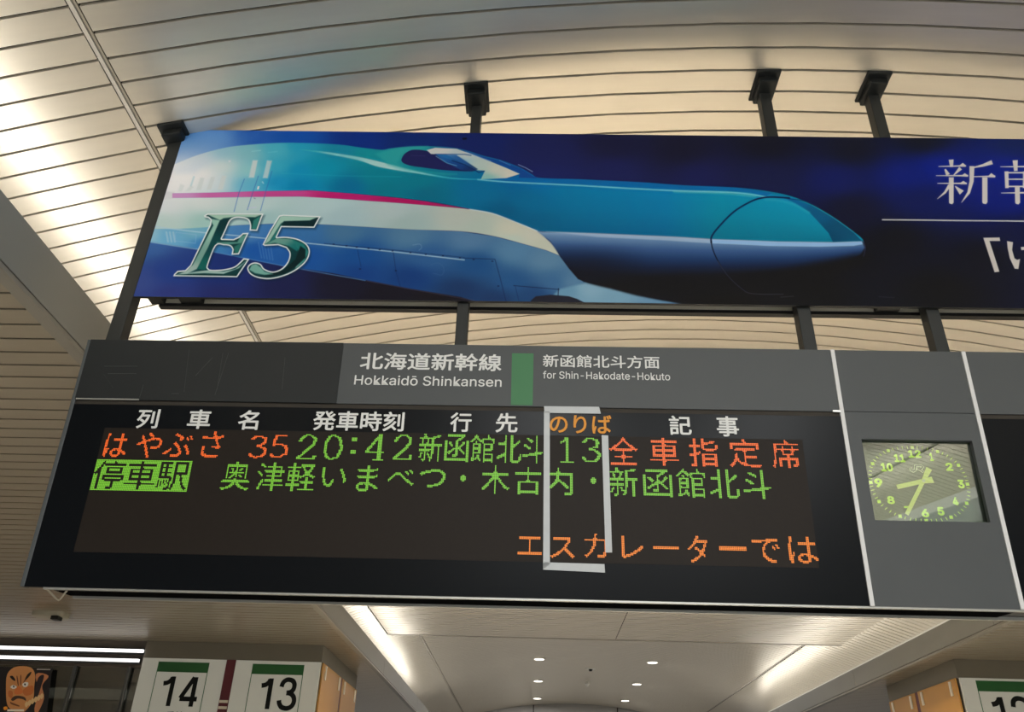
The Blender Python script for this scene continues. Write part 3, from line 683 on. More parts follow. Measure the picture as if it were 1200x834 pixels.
def window(P, pad):
    P = np.array(P); x0, x1, y0, y1 = P[:, 0].min() - pad, P[:, 0].max() + pad, P[:, 1].min() - pad, P[:, 1].max() + pad
    ins = (GX >= x0) & (GX <= x1) & (GY >= y0) & (GY <= y1)
    r = np.nonzero(ins.any(1))[0]; c = np.nonzero(ins.any(0))[0]
    if len(r) == 0: return None
    return slice(r[0], r[-1] + 1), slice(c[0], c[-1] + 1)
def distline(P, x, y, closed):
    d = np.full(x.shape, 1e9, np.float32); n = len(P)
    for i in range(n if closed else n - 1):
        ax, ay = P[i]; bx, by = P[(i + 1) % n]; vx, vy = bx - ax, by - ay; L = vx * vx + vy * vy + 1e-9
        t = np.clip(((x - ax) * vx + (y - ay) * vy) / L, 0, 1)
        d = np.minimum(d, (x - ax - t * vx) ** 2 + (y - ay - t * vy) ** 2)
    return np.sqrt(d)
def inside(P, x, y):
    r = np.zeros(x.shape, bool); n = len(P)
    for i in range(n):
        ax, ay = P[i]; bx, by = P[(i + 1) % n]
        if ay == by: continue
        c = ((ay > y) != (by > y)) & (x < (bx - ax) * (y - ay) / (by - ay) + ax); r ^= c
    return r
def poly(P, col, soft=.5, alpha=1., curved=False):
    """filled shape; col is (r,g,b) or a list of control points"""
    if curved: P = smooth(P, 6, True)
    s = window(P, soft * 3 + 2)
    if s is None: return
    x, y = GX[s], GY[s]; sd = distline(P, x, y, True) * np.where(inside(P, x, y), 1, -1)
    a = np.clip(.5 + sd / (2 * soft), 0, 1); a = (a * a * (3 - 2 * a) * alpha)[..., None]
    c = col(x, y) if callable(col) else np.array(col, np.float32) if not isinstance(col, list) else field(col, x, y)
    IMG[s] = IMG[s] * (1 - a) + c * a
def ramp(t, stops):
    ts = [q[0] for q in stops]; return np.stack([np.interp(t, ts, [q[1][k] for q in stops]) for k in range(3)], -1).astype(np.float32)
def line(P, w, col, alpha=1., soft=.5, curved=False):
    if curved: P = smooth(P, 6)
    s = window(P, w + soft + 2)
    if s is None: return
    x, y = GX[s], GY[s]; d = distline(P, x, y, False)
    a = (np.clip((w / 2 + soft - d) / (2 * soft), 0, 1) * alpha)[..., None]
    IMG[s] = IMG[s] * (1 - a) + np.array(col, np.float32) * a
def cz(o, s, P): return [(o[0] + x / s, o[1] + y / s) for x, y in P]
# ground: sky blues sinking to black
IMG[:] = field([(215, 155, 80, 140, 215), (250, 160, 95, 150, 220), (300, 158, 40, 95, 190), (345, 158, 20, 85, 185), (420, 160, 12, 50, 140), (480, 160, 15, 45, 120), (560, 165, 22, 38, 105), (640, 180, 30, 36, 90),
    (640, 205, 30, 38, 100), (720, 170, 25, 27, 62), (720, 200, 30, 35, 90), (800, 175, 23, 24, 50), (820, 205, 28, 32, 85), (900, 170, 20, 22, 40), (900, 205, 24, 30, 75), (1000, 175, 19, 22, 42), (980, 210, 18, 30, 100),
    (1060, 205, 12, 32, 125), (1100, 195, 8, 34, 140), (1180, 195, 6, 30, 130), (1180, 235, 8, 26, 110), (1080, 235, 14, 26, 85), (1000, 245, 20, 22, 48), (1000, 300, 15, 15, 24), (1050, 280, 15, 16, 26), (1150, 300, 14, 16, 30), (1190, 270, 12, 20, 60),
    (1100, 340, 15, 15, 20), (950, 340, 16, 15, 18), (850, 350, 17, 15, 16), (1080, 165, 18, 22, 38), (1190, 170, 12, 34, 90), (1400, 200, 10, 24, 90), (1400, 330, 14, 16, 30),
    (170, 290, 60, 100, 165), (165, 330, 60, 80, 150), (200, 320, 35, 65, 145), (200, 345, 50, 60, 130), (260, 320, 28, 50, 120), (260, 345, 38, 45, 105), (330, 335, 30, 34, 78), (400, 335, 27, 26, 46), (450, 345, 25, 22, 34), (520, 352, 24, 20, 28), (700, 350, 20, 18, 22)], GX, GY, 2.5)
roof = [(196, 196), (215, 188), (230.6, 182), (250.8, 176), (276, 171), (318, 167.7), (350, 167.3), (397, 169.3), (422, 172.7), (447.5, 175.5), (457.6, 173.8), (477.8, 171.9), (501.7, 171.3), (526.7, 172.5), (546.7, 176.3), (566.7, 182.5), (586.7, 187.5), (610, 196.5), (623, 204), (631.7, 208.3), (660, 209.4), (683, 210.2), (750, 213.3), (800, 217), (860, 219.4), (900, 224), (928, 230), (952, 240), (976, 254), (1000, 271), (1010, 279), (1012.5, 284)]
teal_bot = [(1010, 282.4), (976, 283.4), (912, 282.4), (834, 279.6), (800, 277.4), (710, 273.3), (629.8, 270.5), (603, 259), (576.7, 249.5), (550, 244.7), (510, 237), (460, 230.8), (414, 226.8), (363.6, 223), (350, 223.1), (250.8, 225.6), (202, 226.4), (185, 226)]
TEAL = [(205, 200, 222, 225, 232), (200, 215, 224, 226, 232), (235, 205, 218, 224, 228), (235, 188, 190, 210, 225), (262, 195, 196, 218, 222), (262, 180, 140, 195, 215), (250, 215, 190, 214, 226), (290, 180, 130, 195, 210), (290, 200, 140, 205, 214), (290, 215, 90, 180, 215), (325, 175, 80, 185, 212), (325, 195, 60, 175, 208), (325, 213, 25, 150, 205),
    (350, 172, 40, 165, 205), (350, 200, 15, 150, 200), (350, 218, 0, 135, 190), (380, 195, 8, 152, 186), (400, 175, 25, 140, 175), (410, 218, 0, 110, 158), (430, 180, 20, 150, 165), (440, 205, 5, 132, 155), (450, 224, 0, 122, 145), (480, 180, 42, 160, 165), (490, 212, 0, 125, 150), (500, 228, 0, 108, 140), (560, 222, 0, 112, 162), (590, 250, 0, 95, 140),
    (620, 235, 0, 110, 160), (640, 262, 0, 96, 140), (680, 225, 0, 122, 172), (700, 260, 0, 104, 148), (760, 235, 0, 128, 176), (800, 265, 0, 120, 155), (820, 235, 0, 134, 176), (870, 255, 0, 136, 168), (900, 275, 0, 134, 156), (930, 255, 0, 136, 166), (530, 185, 25, 120, 165), (600, 200, 8, 100, 170), (640, 211, 10, 110, 182), (740, 216, 5, 105, 180), (840, 220, 5, 100, 175)]
poly(smooth(roof, 5) + smooth(teal_bot, 5), TEAL, .7)
# white belt
belt_bot = [(655.8, 299.6), (640, 293.2), (620, 287.6), (580, 277), (540, 271), (480, 269), (422, 265.5), (375, 263), (330, 262), (280, 264), (230, 268), (180, 275), (176, 262), (190, 232), (202, 231.8)]
belt_top = [(202, 231.8), (267.5, 231), (350, 230), (397, 232.7), (464, 237.4), (530, 242.7), (550, 245), (576.7, 249.8), (603, 259.5), (629.8, 270.5), (640.7, 279.8), (649.3, 288.5), (655.8, 299.6)]
poly(smooth(belt_top, 5) + smooth(belt_bot[1:-2], 5) + [belt_bot[-2]], [(195, 240, 212, 220, 226), (190, 262, 185, 208, 208), (240, 238, 205, 218, 220), (240, 258, 160, 200, 198), (300, 240, 190, 212, 216), (310, 256, 160, 195, 200), (380, 240, 180, 206, 212), (400, 255, 168, 195, 204), (460, 245, 180, 198, 202), (480, 262, 165, 188, 190), (540, 255, 188, 196, 190), (560, 266, 182, 196, 188), (600, 270, 208, 206, 190), (600, 280, 190, 205, 196), (640, 285, 196, 200, 186), (625, 275, 205, 205, 192)], .8)
line(smooth([(550, 245), (576.7, 249.8), (603, 259.5), (629.8, 270.5)], 5), 1.2, (205, 225, 235), .9)
def upper(x, y):
    rx = [p[0] for p in roof]; ry = [p[1] for p in roof]; a0 = np.interp(x, rx, ry); b0 = np.interp(x, tbx0, tby0); t = np.clip((y - a0) / (b0 - a0 + .1), 0, 1)
    k = np.clip((x - 600) / 80, 0, 1)[..., None]; k = k * k * (3 - 2 * k)
    n_ = ramp(t, [(0, (4, 112, 184)), (.2, (2, 128, 182)), (.55, (0, 120, 170)), (1, (0, 100, 146))]) * (1 + .10 * np.clip((x - 700) / 200, -1, 1))[..., None] + np.stack([0 * x, 10 * np.clip((x - 780) / 60, 0, 1), -10 * np.clip((x - 780) / 60, 0, 1)], -1)
    return field(TEAL, x, y) * (1 - k) + n_ * k
tbx0 = [p[0] for p in teal_bot[::-1]]; tby0 = [p[1] for p in teal_bot[::-1]]
poly([(600, 200), (631, 209), (683, 210.6), (750, 213.8), (800, 217.4), (860, 219.8), (928, 231), (976, 255), (1009, 279), (1008, 282.3), (912, 282.2), (834, 279.4), (800, 277.2), (710, 273.1), (632, 270.4), (605, 259)], upper, .7)
# light burst over the left end
gl = np.exp(-(((GX - 212) / 50) ** 2 + ((GY - 206) / 28) ** 2) * .9)[..., None] * .95
IMG[:] = IMG * (1 - gl) + np.array([246, 246, 250], np.float32) * gl
for a in range(7):
    line([(205 + a * 4, 200), (222 + a * 13, 158)], 5, (150, 190, 235), .10, 5)
poly([(184, 224), (204, 225), (204, 232.5), (183, 234)], (220, 222, 228), 1.5)
# pink stripe
poly([(202, 226.4), (250.8, 225.6), (300, 224), (363.6, 223), (414, 226.8), (464.3, 231.5), (498, 235.7), (530, 240.9), (551, 245), (530, 242.8), (464, 237.4), (397, 232.7), (350, 230), (267.5, 231), (202, 231.8)],
     [(205, 229, 205, 150, 205), (260, 228, 205, 105, 175), (330, 227, 200, 75, 150), (400, 230, 190, 35, 115), (480, 236, 178, 25, 98), (550, 244, 150, 30, 90)], .5)
# blue skirt
skirt_top = [(150, 272), (176, 268), (210, 268), (280, 264), (330, 262), (375, 263), (422, 265.5), (480, 269), (540, 271), (580, 277), (620, 287.6), (640, 293.2), (655.8, 299.6), (666.7, 314.5), (677.5, 327), (690, 332), (715, 338), (740, 345), (775, 352), (797, 356), (640, 358), (560, 354)]
skirt_bot = [(540, 348), (480, 338), (428, 328), (390, 320), (330, 311), (290, 303), (230, 291), (176, 283), (150, 276)]
poly(skirt_top + skirt_bot, [(170, 275, 150, 195, 215), (200, 278, 110, 175, 215), (230, 272, 120, 180, 205), (240, 285, 60, 130, 195), (290, 275, 75, 130, 190), (300, 292, 30, 90, 175), (360, 272, 60, 115, 175), (360, 300, 28, 85, 165), (400, 272, 75, 120, 160), (420, 300, 25, 80, 150), (420, 320, 24, 66, 135), (480, 277, 85, 128, 165), (500, 300, 50, 95, 150), (480, 325, 22, 62, 125),
    (550, 280, 88, 128, 168), (560, 310, 32, 80, 135), (540, 340, 28, 56, 100), (600, 295, 88, 132, 170), (600, 330, 40, 86, 138), (580, 350, 30, 58, 102), (640, 305, 95, 135, 168), (650, 330, 62, 105, 150), (625, 345, 34, 70, 118), (670, 330, 90, 130, 165)], .8)
line(smooth([(182, 265.5), (240, 272.5), (310, 279), (362, 285), (390, 287.8), (462, 295), (544, 304.4)], 5), 1.3, (175, 205, 225), .85)
line([(380, 285.2), (462, 292.8), (544, 301.5)], .7, (20, 40, 85), .7)
line([(544, 302.3), (580, 303.6), (586, 325), (593, 353)], .8, (20, 40, 80), .8)
line([(461, 296), (464, 318), (469, 335)], .8, (22, 45, 95), .7); line([(419, 293), (423, 312)], .8, (22, 45, 95), .6)
line([(230, 291), (290, 303), (330, 311), (428, 328.5)], 1.1, (95, 150, 210), .7); line([(176, 283.5), (232, 292)], 1.3, (150, 200, 225), .7)
line([(556, 352), (480, 338.6), (430, 329)], .9, (110, 90, 110), .4)
for p in ((391, 286), (406, 288), (418, 289.5), (432, 291), (445, 292.5), (460, 294), (481, 296), (499, 298), (519, 299.6), (539, 302), (555, 304), (577, 306), (584, 335), (464, 317), (422, 315)): line([(p[0] - .6, p[1]), (p[0] + .6, p[1])], 1.1, (12, 20, 50), .8)
line(smooth([(484, 287), (492, 286), (494, 290), (491, 293)], 4), .8, (120, 155, 195), .6); line(smooth([(505, 310), (514, 308), (520, 314), (518, 322), (508, 320)], 4), .7, (70, 105, 150), .5)
for k in range(5): line([(152 * 0 + 303 + k * 3.6, 284 + k * 1.3), (306.5 + k * 3.3, 302 + k * .6)], 1.6, (95, 140, 200), .45)
for k in range(3): line([(195 + k * 4, 272), (197 + k * 4, 283)], 2.2, (190, 210, 225), .5)
line([(206, 272), (230, 275), (229, 285), (205, 282), (206, 272)], .8, (150, 190, 225), .5)
# nose: underside of the bonnet
tbx = [p[0] for p in teal_bot[::-1]]; tby = [p[1] for p in teal_bot[::-1]]
def under(x, y):
    dep = np.interp(x, [630, 680, 760, 840, 930, 1010], [52, 56, 58, 50, 42, 26]); t = np.clip((y - np.interp(x, tbx, tby)) / dep, 0, 1.2)
    c = ramp(t, [(0, (146, 176, 206)), (.10, (102, 136, 178)), (.28, (60, 92, 142)), (.48, (32, 60, 104)), (.66, (20, 34, 64)), (.85, (18, 18, 26)), (1.2, (17, 16, 20))])
    k = np.clip(np.exp(-((x - 690) / 55) ** 2) * np.clip((y - 284) / 22, 0, 1), 0, 1)[..., None] * .55
    return c * (1 - k) + np.array((17, 20, 36), np.float32) * k
poly([(629.8, 271), (710, 273.8), (800, 277.8), (834, 280), (912, 282.8), (976, 283.8), (1010, 282.6), (1013.5, 290), (1008, 299), (985, 308), (930, 322), (840, 334), (740, 336), (700, 332), (684, 330), (668, 314), (656, 299), (645, 283)], under, 1.6)
poly([(840, 326), (930, 314), (1008, 299), (1016, 304), (985, 320), (930, 338), (700, 352), (690, 334), (760, 326)], (17, 16, 20), 7, .95, True)
# pale light along the bonnet edge
poly([(640, 271), (710, 273.6), (800, 277.6), (834, 280), (834, 285), (780, 281.5), (700, 277.5)], (165, 190, 218), 1.0, .8)
poly([(834, 280), (912, 282.8), (976, 283.8), (1010, 282.6), (1011, 286), (1000, 288), (960, 289), (900, 288), (835, 285)], (150, 190, 232), .7)
line(smooth([(1011, 282), (1014, 290), (1012, 300)], 4), 1, (60, 60, 95), .7)
# plough below
poly([(656, 338.5), (686, 331.5), (715, 338), (745, 346), (775, 352.3), (797, 356), (640, 358), (650, 344)], [(665, 340, 105, 150, 180), (690, 338, 135, 172, 195), (720, 348, 120, 160, 185), (770, 354, 105, 145, 175)], 2.0, 1., False)
poly([(622, 352), (628, 347), (645, 345.2), (666.7, 347), (676, 350), (688, 356), (622, 358)], (34, 34, 46), .7)
line([(602, 334.5), (655, 339)], .8, (18, 34, 70), .9); line([(604, 336), (608, 352)], .7, (24, 44, 85), .7); line([(654.5, 338), (654, 346)], .9, (15, 25, 50), .9)
# roof strip and bright edge along the bonnet
poly([(566, 209.5), (600, 212), (660, 215), (683, 216), (750, 219.5), (800, 222.2), (850, 223.4), (880, 225.5), (897, 230), (905, 226), (860, 219.8), (800, 217.4), (750, 213.8), (683, 210.6), (631, 208.6)], (6, 106, 178), .5, .8)
line(smooth([(560, 210.2), (593, 213), (660, 216.3), (683, 217.5), (783, 223), (850, 225), (880, 227.6), (897, 230.6)], 5), 1.5, (140, 215, 230), .9, .7)
line(smooth([(790, 224.5), (850, 226.5), (885, 230)], 5), 2.5, (110, 200, 205), .55, 1.2)
# swoosh highlight on the shoulder
poly(smooth([(352, 175), (380, 177.5), (419, 183.5), (440, 188), (464, 194), (491, 201), (530, 208), (563, 210), (530, 209.5), (491, 203.5), (462, 199), (440, 194.5), (419, 187.5), (380, 179.8)], 4, True), [(352, 176, 60, 180, 200), (400, 182, 130, 205, 215), (450, 193, 175, 220, 222), (480, 200, 150, 210, 215), (530, 208, 60, 175, 200)], .9)
line([(330, 203), (400, 206), (470, 207)], .8, (70, 180, 205), .35, .8)
# cockpit canopy
poly([(440, 180), (452, 176), (477.8, 171.9), (501.7, 171.3), (470, 181), (466, 190), (474, 196), (500, 201), (535, 204), (520, 205), (480, 200), (455, 193)], (52, 170, 175), 2.5, .7)
poly([(503, 173), (526, 173), (547, 177), (567, 183.3), (587, 188.5), (610, 197.5), (624, 206), (630, 209), (608, 208), (609, 203), (593, 196), (570, 188), (548, 179)], (18, 72, 150), .6, .95)
poly(smooth([(470.8, 189.2), (472, 183), (476.7, 178.2), (485, 175.3), (500, 176.7), (513, 181.7), (535, 190), (556.7, 200), (526.7, 199.7), (501.7, 197), (480, 193.8)], 4, True), (34, 36, 92), .5)
line([(482, 182), (498, 182.6)], .6, (70, 60, 120), .6)
poly([(500, 175.8), (510, 173), (535, 174.2), (553.3, 180.8), (575, 189.2), (593.3, 196.7), (609.2, 203.7), (593.3, 208.7), (563.3, 210), (568.3, 200), (558.3, 199.2), (535, 187.5), (523.3, 181.3), (505, 180.3)],
     [(515, 177, 214, 214, 216), (545, 182, 205, 208, 205), (540, 190, 110, 175, 215), (560, 192, 190, 205, 200), (580, 200, 214, 210, 198), (600, 204, 218, 212, 200), (572, 207, 130, 190, 190)], .6)
poly([(511, 181), (535, 181.5), (560, 198), (556.7, 200), (540, 199), (520, 189)], [(520, 183, 40, 110, 185), (540, 190, 20, 75, 150), (555, 197, 20, 50, 100)], .8, .85)
line([(530, 188), (545, 193), (558, 200), (561, 202), (567, 200.5)], 1.0, (15, 40, 90), .9); line([(511, 183), (524, 191), (535, 194)], .8, (120, 185, 220), .8)
line([(510, 180.6), (545, 180.8), (552, 182)], 1, (20, 60, 130), .8)
line([(607.5, 192.8), (616, 196.5), (624, 201)], .8, (160, 180, 215), .9); line([(585, 187.8), (598, 193.5)], .7, (110, 150, 215), .8); line([(546, 178), (562, 184), (575, 189)], 1.2, (150, 185, 225), .6)
# bonnet hatch line, facets
poly([(918, 231.5), (930, 233), (952, 241), (976, 255), (1000, 272), (1010, 282), (976, 283.2), (971, 273), (962, 263), (948, 248), (932, 238)], [(935, 236, 0, 104, 165), (955, 250, 0, 92, 138), (985, 270, 0, 80, 118), (1000, 280, 0, 84, 120), (975, 278, 0, 72, 108)], .7)
line(smooth([(897, 233.5), (915, 235), (932, 240), (948, 249)], 5), 2.4, (95, 185, 200), .45, 1.6)
line(smooth([(952, 240.4), (976, 254.5), (1000, 271.5)], 5), .9, (50, 150, 175), .7)
line(smooth([(925, 231.8), (905, 230.8), (893, 231.8), (880, 236), (860, 248), (842, 266), (834, 277), (833.4, 284)], 6), 1.9, (10, 28, 70), .95)
line(smooth([(925, 232.5), (945, 236), (960, 243)], 5), 1.2, (8, 40, 90), .6)
line(smooth([(833.4, 282), (835, 291), (841, 305), (852, 322), (868, 337), (876, 342)], 6), 1.1, (8, 10, 28), .95)
line(smooth([(841, 306), (853, 323), (869, 338), (882, 344), (918, 344.6)], 6), .7, (90, 88, 105), .6)
# side windows, door and marks
C1 = (150, 145)
for q, al in (([(870, 255), (905, 255), (880, 375), (843, 375)], .9), ([(970, 255), (1005, 258), (975, 380), (940, 378)], .75), ([(655, 362), (688, 362), (660, 460), (625, 458)], .85), ([(580, 370), (608, 372), (580, 458), (548, 460)], .8), ([(505, 375), (533, 378), (510, 462), (475, 465)], .7), ([(435, 430), (460, 440), (430, 470), (400, 470)], .6), ([(365, 420), (395, 430), (375, 472), (348, 472)], .5)):
    poly(cz(C1, 5.955, q), (212, 222, 226), 1.0, al)
line(cz(C1, 5.955, [(460, 370), (440, 430), (600, 372), (560, 430)][:2]), 2, (150, 200, 220), .4)
for q in ([(812, 385), (775, 480), (740, 612)], [(910, 365), (870, 480), (833, 600)], [(1005, 330), (965, 460), (925, 605)]): line(cz(C1, 5.955, q), .8, (60, 110, 190), .75)
line(cz(C1, 5.955, [(865, 192), (925, 186)]), 1, (150, 215, 225), .8); line(cz(C1, 5.955, [(980, 200), (1040, 194)]), 1, (110, 200, 220), .7)
poly(cz(C1, 5.955, [(905, 435), (918, 435), (912, 458), (900, 458)]), (235, 238, 240), .4); poly(cz(C1, 5.955, [(700, 255), (718, 255), (716, 268), (702, 268)]), (215, 225, 235), .6)
line(cz(C1, 5.955, [(840, 588), (895, 582)]), .8, (205, 205, 235), .8); line(cz(C1, 5.955, [(938, 405), (945, 415)]), 1.2, (190, 225, 235), .8); line(cz(C1, 5.955, [(880, 518), (888, 522)]), 1, (120, 130, 160), .8)
# the chrome letters
C2 = (150, 230)
Eo = [(445, 112), (465, 100), (795, 100), (782, 130), (757, 202), (712, 200), (714, 168), (702, 138), (668, 127), (628, 127), (598, 145), (575, 195), (550, 248), (618, 250), (650, 236), (672, 215), (708, 213), (690, 250), (650, 340), (606, 342), (612, 312), (598, 292), (560, 286), (515, 290), (470, 400), (472, 422), (492, 430), (560, 427), (620, 412), (652, 388), (677, 362), (712, 366), (690, 400), (640, 474), (265, 468), (270, 455), (290, 436), (335, 432), (365, 402), (480, 165), (484, 138), (470, 126), (450, 122)]
Fo = [(885, 112), (910, 107), (1130, 116), (1092, 184), (900, 180), (872, 238), (930, 236), (1000, 250), (1050, 282), (1066, 325), (1046, 380), (990, 430), (920, 465), (835, 485), (762, 478), (716, 456), (698, 422), (714, 396), (745, 386), (778, 396), (800, 424), (850, 440), (900, 422), (935, 382), (946, 335), (926, 302), (880, 286), (800, 290), (788, 282), (830, 200)]
Fo = Fo[:5] + smooth(Fo[5:26], 4) + Fo[26:]
Eo = Eo[:5] + smooth(Eo[5:12], 4) + Eo[12:13] + Eo[13:20] + smooth(Eo[20:31], 4) + Eo[31:]
for Pp in (Eo, Fo):
    q = cz(C2, 5, Pp); poly([(x + 1.6, y + 2.2) for x, y in q], (10, 40, 60), 2.0, .5)
    poly(q, (226, 232, 234), .5)
    # inner fill: shrunk by distance
    s = window(q, 3); x, y = GX[s], GY[s]; sd = distline(q, x, y, True) * np.where(inside(q, x, y), 1, -1)
    a = np.clip((sd - 1.2) / .8, 0, 1)[..., None]
    IMG[s] = IMG[s] * (1 - a) + np.array((12, 62, 66), np.float32) * a
def facet(P, col, host, soft=.8, alpha=1.):
    q = cz(C2, 5, P); h = cz(C2, 5, host); s = window(q, 3)
    if s is None: return
    x, y = GX[s], GY[s]; sd = distline(q, x, y, True) * np.where(inside(q, x, y), 1, -1); hs = distline(h, x, y, True) * np.where(inside(h, x, y), 1, -1)
    a = (np.clip(.5 + sd / (2 * soft), 0, 1) * np.clip((hs - 1.2) / .8, 0, 1) * alpha)[..., None]
    c = field(col, x, y) if isinstance(col, list) else np.array(col, np.float32)
    IMG[s] = IMG[s] * (1 - a) + c * a
facet([(462, 104), (790, 104), (745, 122), (620, 120), (560, 128), (540, 140), (490, 118)], (165, 200, 185), Eo)
facet([(480, 130), (540, 140), (470, 300), (405, 425), (345, 455), (280, 462), (340, 436), (380, 400), (500, 170)], [(240, 262, 150, 195, 182), (232, 300, 120, 165, 155), (220, 315, 165, 190, 185)], Eo)
facet([(540, 140), (600, 128), (560, 240), (500, 300), (450, 430), (405, 425), (470, 300)], [(262, 260, 8, 52, 58), (250, 290, 12, 72, 76), (238, 312, 20, 100, 95)], Eo)
facet([(520, 268), (640, 268), (660, 235), (700, 220), (668, 275), (600, 280), (530, 290)], (90, 150, 140), Eo)
facet([(470, 432), (560, 440), (630, 425), (690, 380), (650, 420), (560, 455), (450, 450), (320, 456), (400, 440)], (165, 195, 190), Eo)
facet([(300, 458), (450, 452), (560, 456), (650, 425), (640, 470), (280, 470)], (14, 60, 62), Eo)
facet([(725, 190), (735, 140), (775, 115), (750, 195)], (50, 125, 118), Eo); facet([(625, 330), (622, 295), (668, 270), (645, 335)], (45, 115, 108), Eo)
facet([(895, 112), (1115, 120), (1065, 142), (915, 146), (895, 160), (830, 262), (800, 282), (805, 265)], (160, 198, 186), Fo)
facet([(915, 146), (1065, 142), (1118, 122), (1088, 180), (898, 178)], (10, 42, 48), Fo); facet([(895, 165), (915, 178), (865, 245), (830, 268)], (40, 120, 118), Fo)
facet([(870, 245), (960, 250), (1010, 280), (990, 320), (940, 290), (860, 272), (800, 284)], [(330, 280, 110, 160, 150), (350, 290, 20, 110, 112)], Fo)
facet([(960, 250), (1030, 280), (1058, 325), (1035, 380), (980, 425), (990, 370), (1000, 320), (980, 280)], [(358, 290, 30, 120, 118), (355, 305, 60, 145, 138), (348, 314, 120, 165, 158)], Fo)
facet([(1010, 290), (1040, 310), (1040, 360), (985, 410), (925, 450), (830, 472), (760, 466), (830, 455), (910, 430), (980, 370)], (8, 38, 42), Fo)
facet([(710, 430), (725, 402), (750, 395), (778, 415), (800, 440), (850, 455), (800, 460), (745, 450)], (120, 175, 165), Fo)
# headline characters in a brush-cut serif, with their glow
C8 = (1000, 170); K8 = 5.21
gl = np.exp(-(((GX - 1190) / 95) ** 2 + ((GY - 218) / 34) ** 2))[..., None] * .35
IMG[:] = IMG * (1 - gl) + np.array([8, 40, 165], np.float32) * gl
def taper(pts, ws):
    L, R = [], []
    for i, p in enumerate(pts):
        a = np.array(pts[max(0, i - 1)], float); b = np.array(pts[min(len(pts) - 1, i + 1)], float); d = (b - a) / (np.hypot(*(b - a)) + 1e-9); n = np.array([-d[1], d[0]]) * ws[i] / 2
        L.append(tuple(np.array(p) + n)); R.append(tuple(np.array(p) - n))
    return L + R[::-1]
def shin(ox):
    T = [taper([(597, 88), (600, 133)], [30, 18]), taper([(520, 130), (686, 126)], [5, 9]), [(650, 122), (668, 108), (690, 126), (684, 132), (650, 130)], taper([(560, 146), (578, 182)], [10, 26]), taper([(655, 140), (612, 184)], [24, 5]),
         taper([(505, 186), (700, 186)], [4, 10]), [(665, 182), (680, 170), (702, 186), (698, 192), (665, 190)], taper([(513, 233), (692, 233)], [4, 10]), [(655, 229), (672, 217), (694, 233), (690, 238), (655, 238)],
         taper([(598, 196), (598, 350), (596, 358)], [30, 28, 16]), taper([(588, 244), (560, 288), (513, 328)], [20, 14, 3]), taper([(622, 250), (662, 290)], [6, 34]),
         taper([(848, 104), (790, 124), (716, 140)], [26, 16, 5]), taper([(724, 128), (722, 220), (704, 290), (660, 350)], [30, 26, 18, 3]), taper([(730, 192), (866, 190)], [5, 10]), [(825, 187), (842, 170), (868, 190), (864, 197), (825, 196)], taper([(803, 196), (803, 348), (801, 358)], [32, 32, 18])]
    return [[(x + ox, y) for x, y in P] for P in T]
def kan():
    return [taper([(988, 92), (992, 158)], [32, 22]), taper([(898, 132), (1085, 130)], [4, 10]), [(1050, 127), (1064, 112), (1088, 130), (1082, 137), (1050, 136)], taper([(935, 160), (938, 262)], [24, 22]), taper([(1048, 160), (1046, 262)], [24, 22]), taper([(935, 168), (1048, 168)], [9, 9]), taper([(940, 208), (1046, 208)], [8, 8]), taper([(940, 252), (1046, 252)], [9, 9]),
            taper([(902, 292), (1085, 290)], [4, 12]), taper([(1001, 255), (1003, 350), (1001, 360)], [30, 30, 16]), taper([(1150, 92), (1120, 150), (1075, 190)], [24, 16, 3]), taper([(1150, 92), (1190, 150), (1245, 180)], [6, 18, 26]), taper([(1110, 195), (1200, 195)], [6, 10]), taper([(1090, 250), (1225, 250)], [6, 10]), taper([(1155, 195), (1157, 356)], [28, 22])]
hl = [cz(C8, K8, P) for P in shin(0) + kan()]
for P in hl: poly(P, (190, 150, 185), 4, .20)
for P in hl: poly(P, (216, 211, 208), .45)
line([(1034.2, 257.3), (1200, 259), (1500, 262.4)], 1.5, (214, 212, 210), 1)
for P in ([(793, 565), (893, 563), (897, 585), (832, 585), (892, 772), (862, 776)], [(938, 585), (975, 592), (970, 640), (984, 690), (1000, 700), (1018, 694), (1008, 756), (985, 754), (955, 690), (942, 630)],
          [(1022, 622), (1100, 616), (1100, 636), (1026, 641)], [(1055, 580), (1080, 580), (1078, 740), (1056, 748)]): poly(cz(C8, K8, P), (206, 200, 195), .5)
# small scuffs
line([(915, 348), (930, 347)], .8, (90, 90, 95), .5); line([(1030, 347.5), (1048, 348.5)], .8, (80, 85, 95), .5)
line([(543, 162.5), (546, 162.3)], 2.2, (8, 10, 30), .95, .7)
IMG = np.clip(IMG, 0, 255) / 255
IMG = IMG + (IMG - IMG.mean(-1, keepdims=True)) * .03 + (IMG - .35) * .05 * (IMG < .35)      # ink saturation of the print
IMG += (np.random.RandomState(3).rand(NY, NX, 1).astype(np.float32) - .5) * .012
RGBA = np.ones((NY, NX, 4), np.float32); RGBA[..., :3] = np.clip(IMG, 0, 1)
im = bpy.data.images.new('banner_print', NX, NY, alpha=False); im.colorspace_settings.name = 'sRGB'
im.pixels.foreach_set(RGBA.ravel()); im.update(); im.pack()
pm_ = bpy.data.materials.new('banner_print'); pm_.use_nodes = True; nt = pm_.node_tree; bs = nt.nodes['Principled BSDF']
ti = nt.nodes.new('ShaderNodeTexImage'); ti.image = im; ti.interpolation = 'Cubic'; nt.links.new(ti.outputs[0], bs.inputs['Base Color'])
bs.inputs['Roughness'].default_value = .42; bs.inputs['Specular IOR Level'].default_value = .12
nt.links.new(ti.outputs[0], bs.inputs['Emission Color']); bs.inputs['Emission Strength'].default_value = BANNER_GLOW
banner = thing('train_banner', 'wide blue banner printed with a streamlined green bullet train', 'banner', ((BX0 + BX1) / 2, YB, bz0(0)))
nseg = 12; mb = MB()
xsb = [BX0 + (BX1 - BX0) * i / nseg for i in range(nseg + 1)]
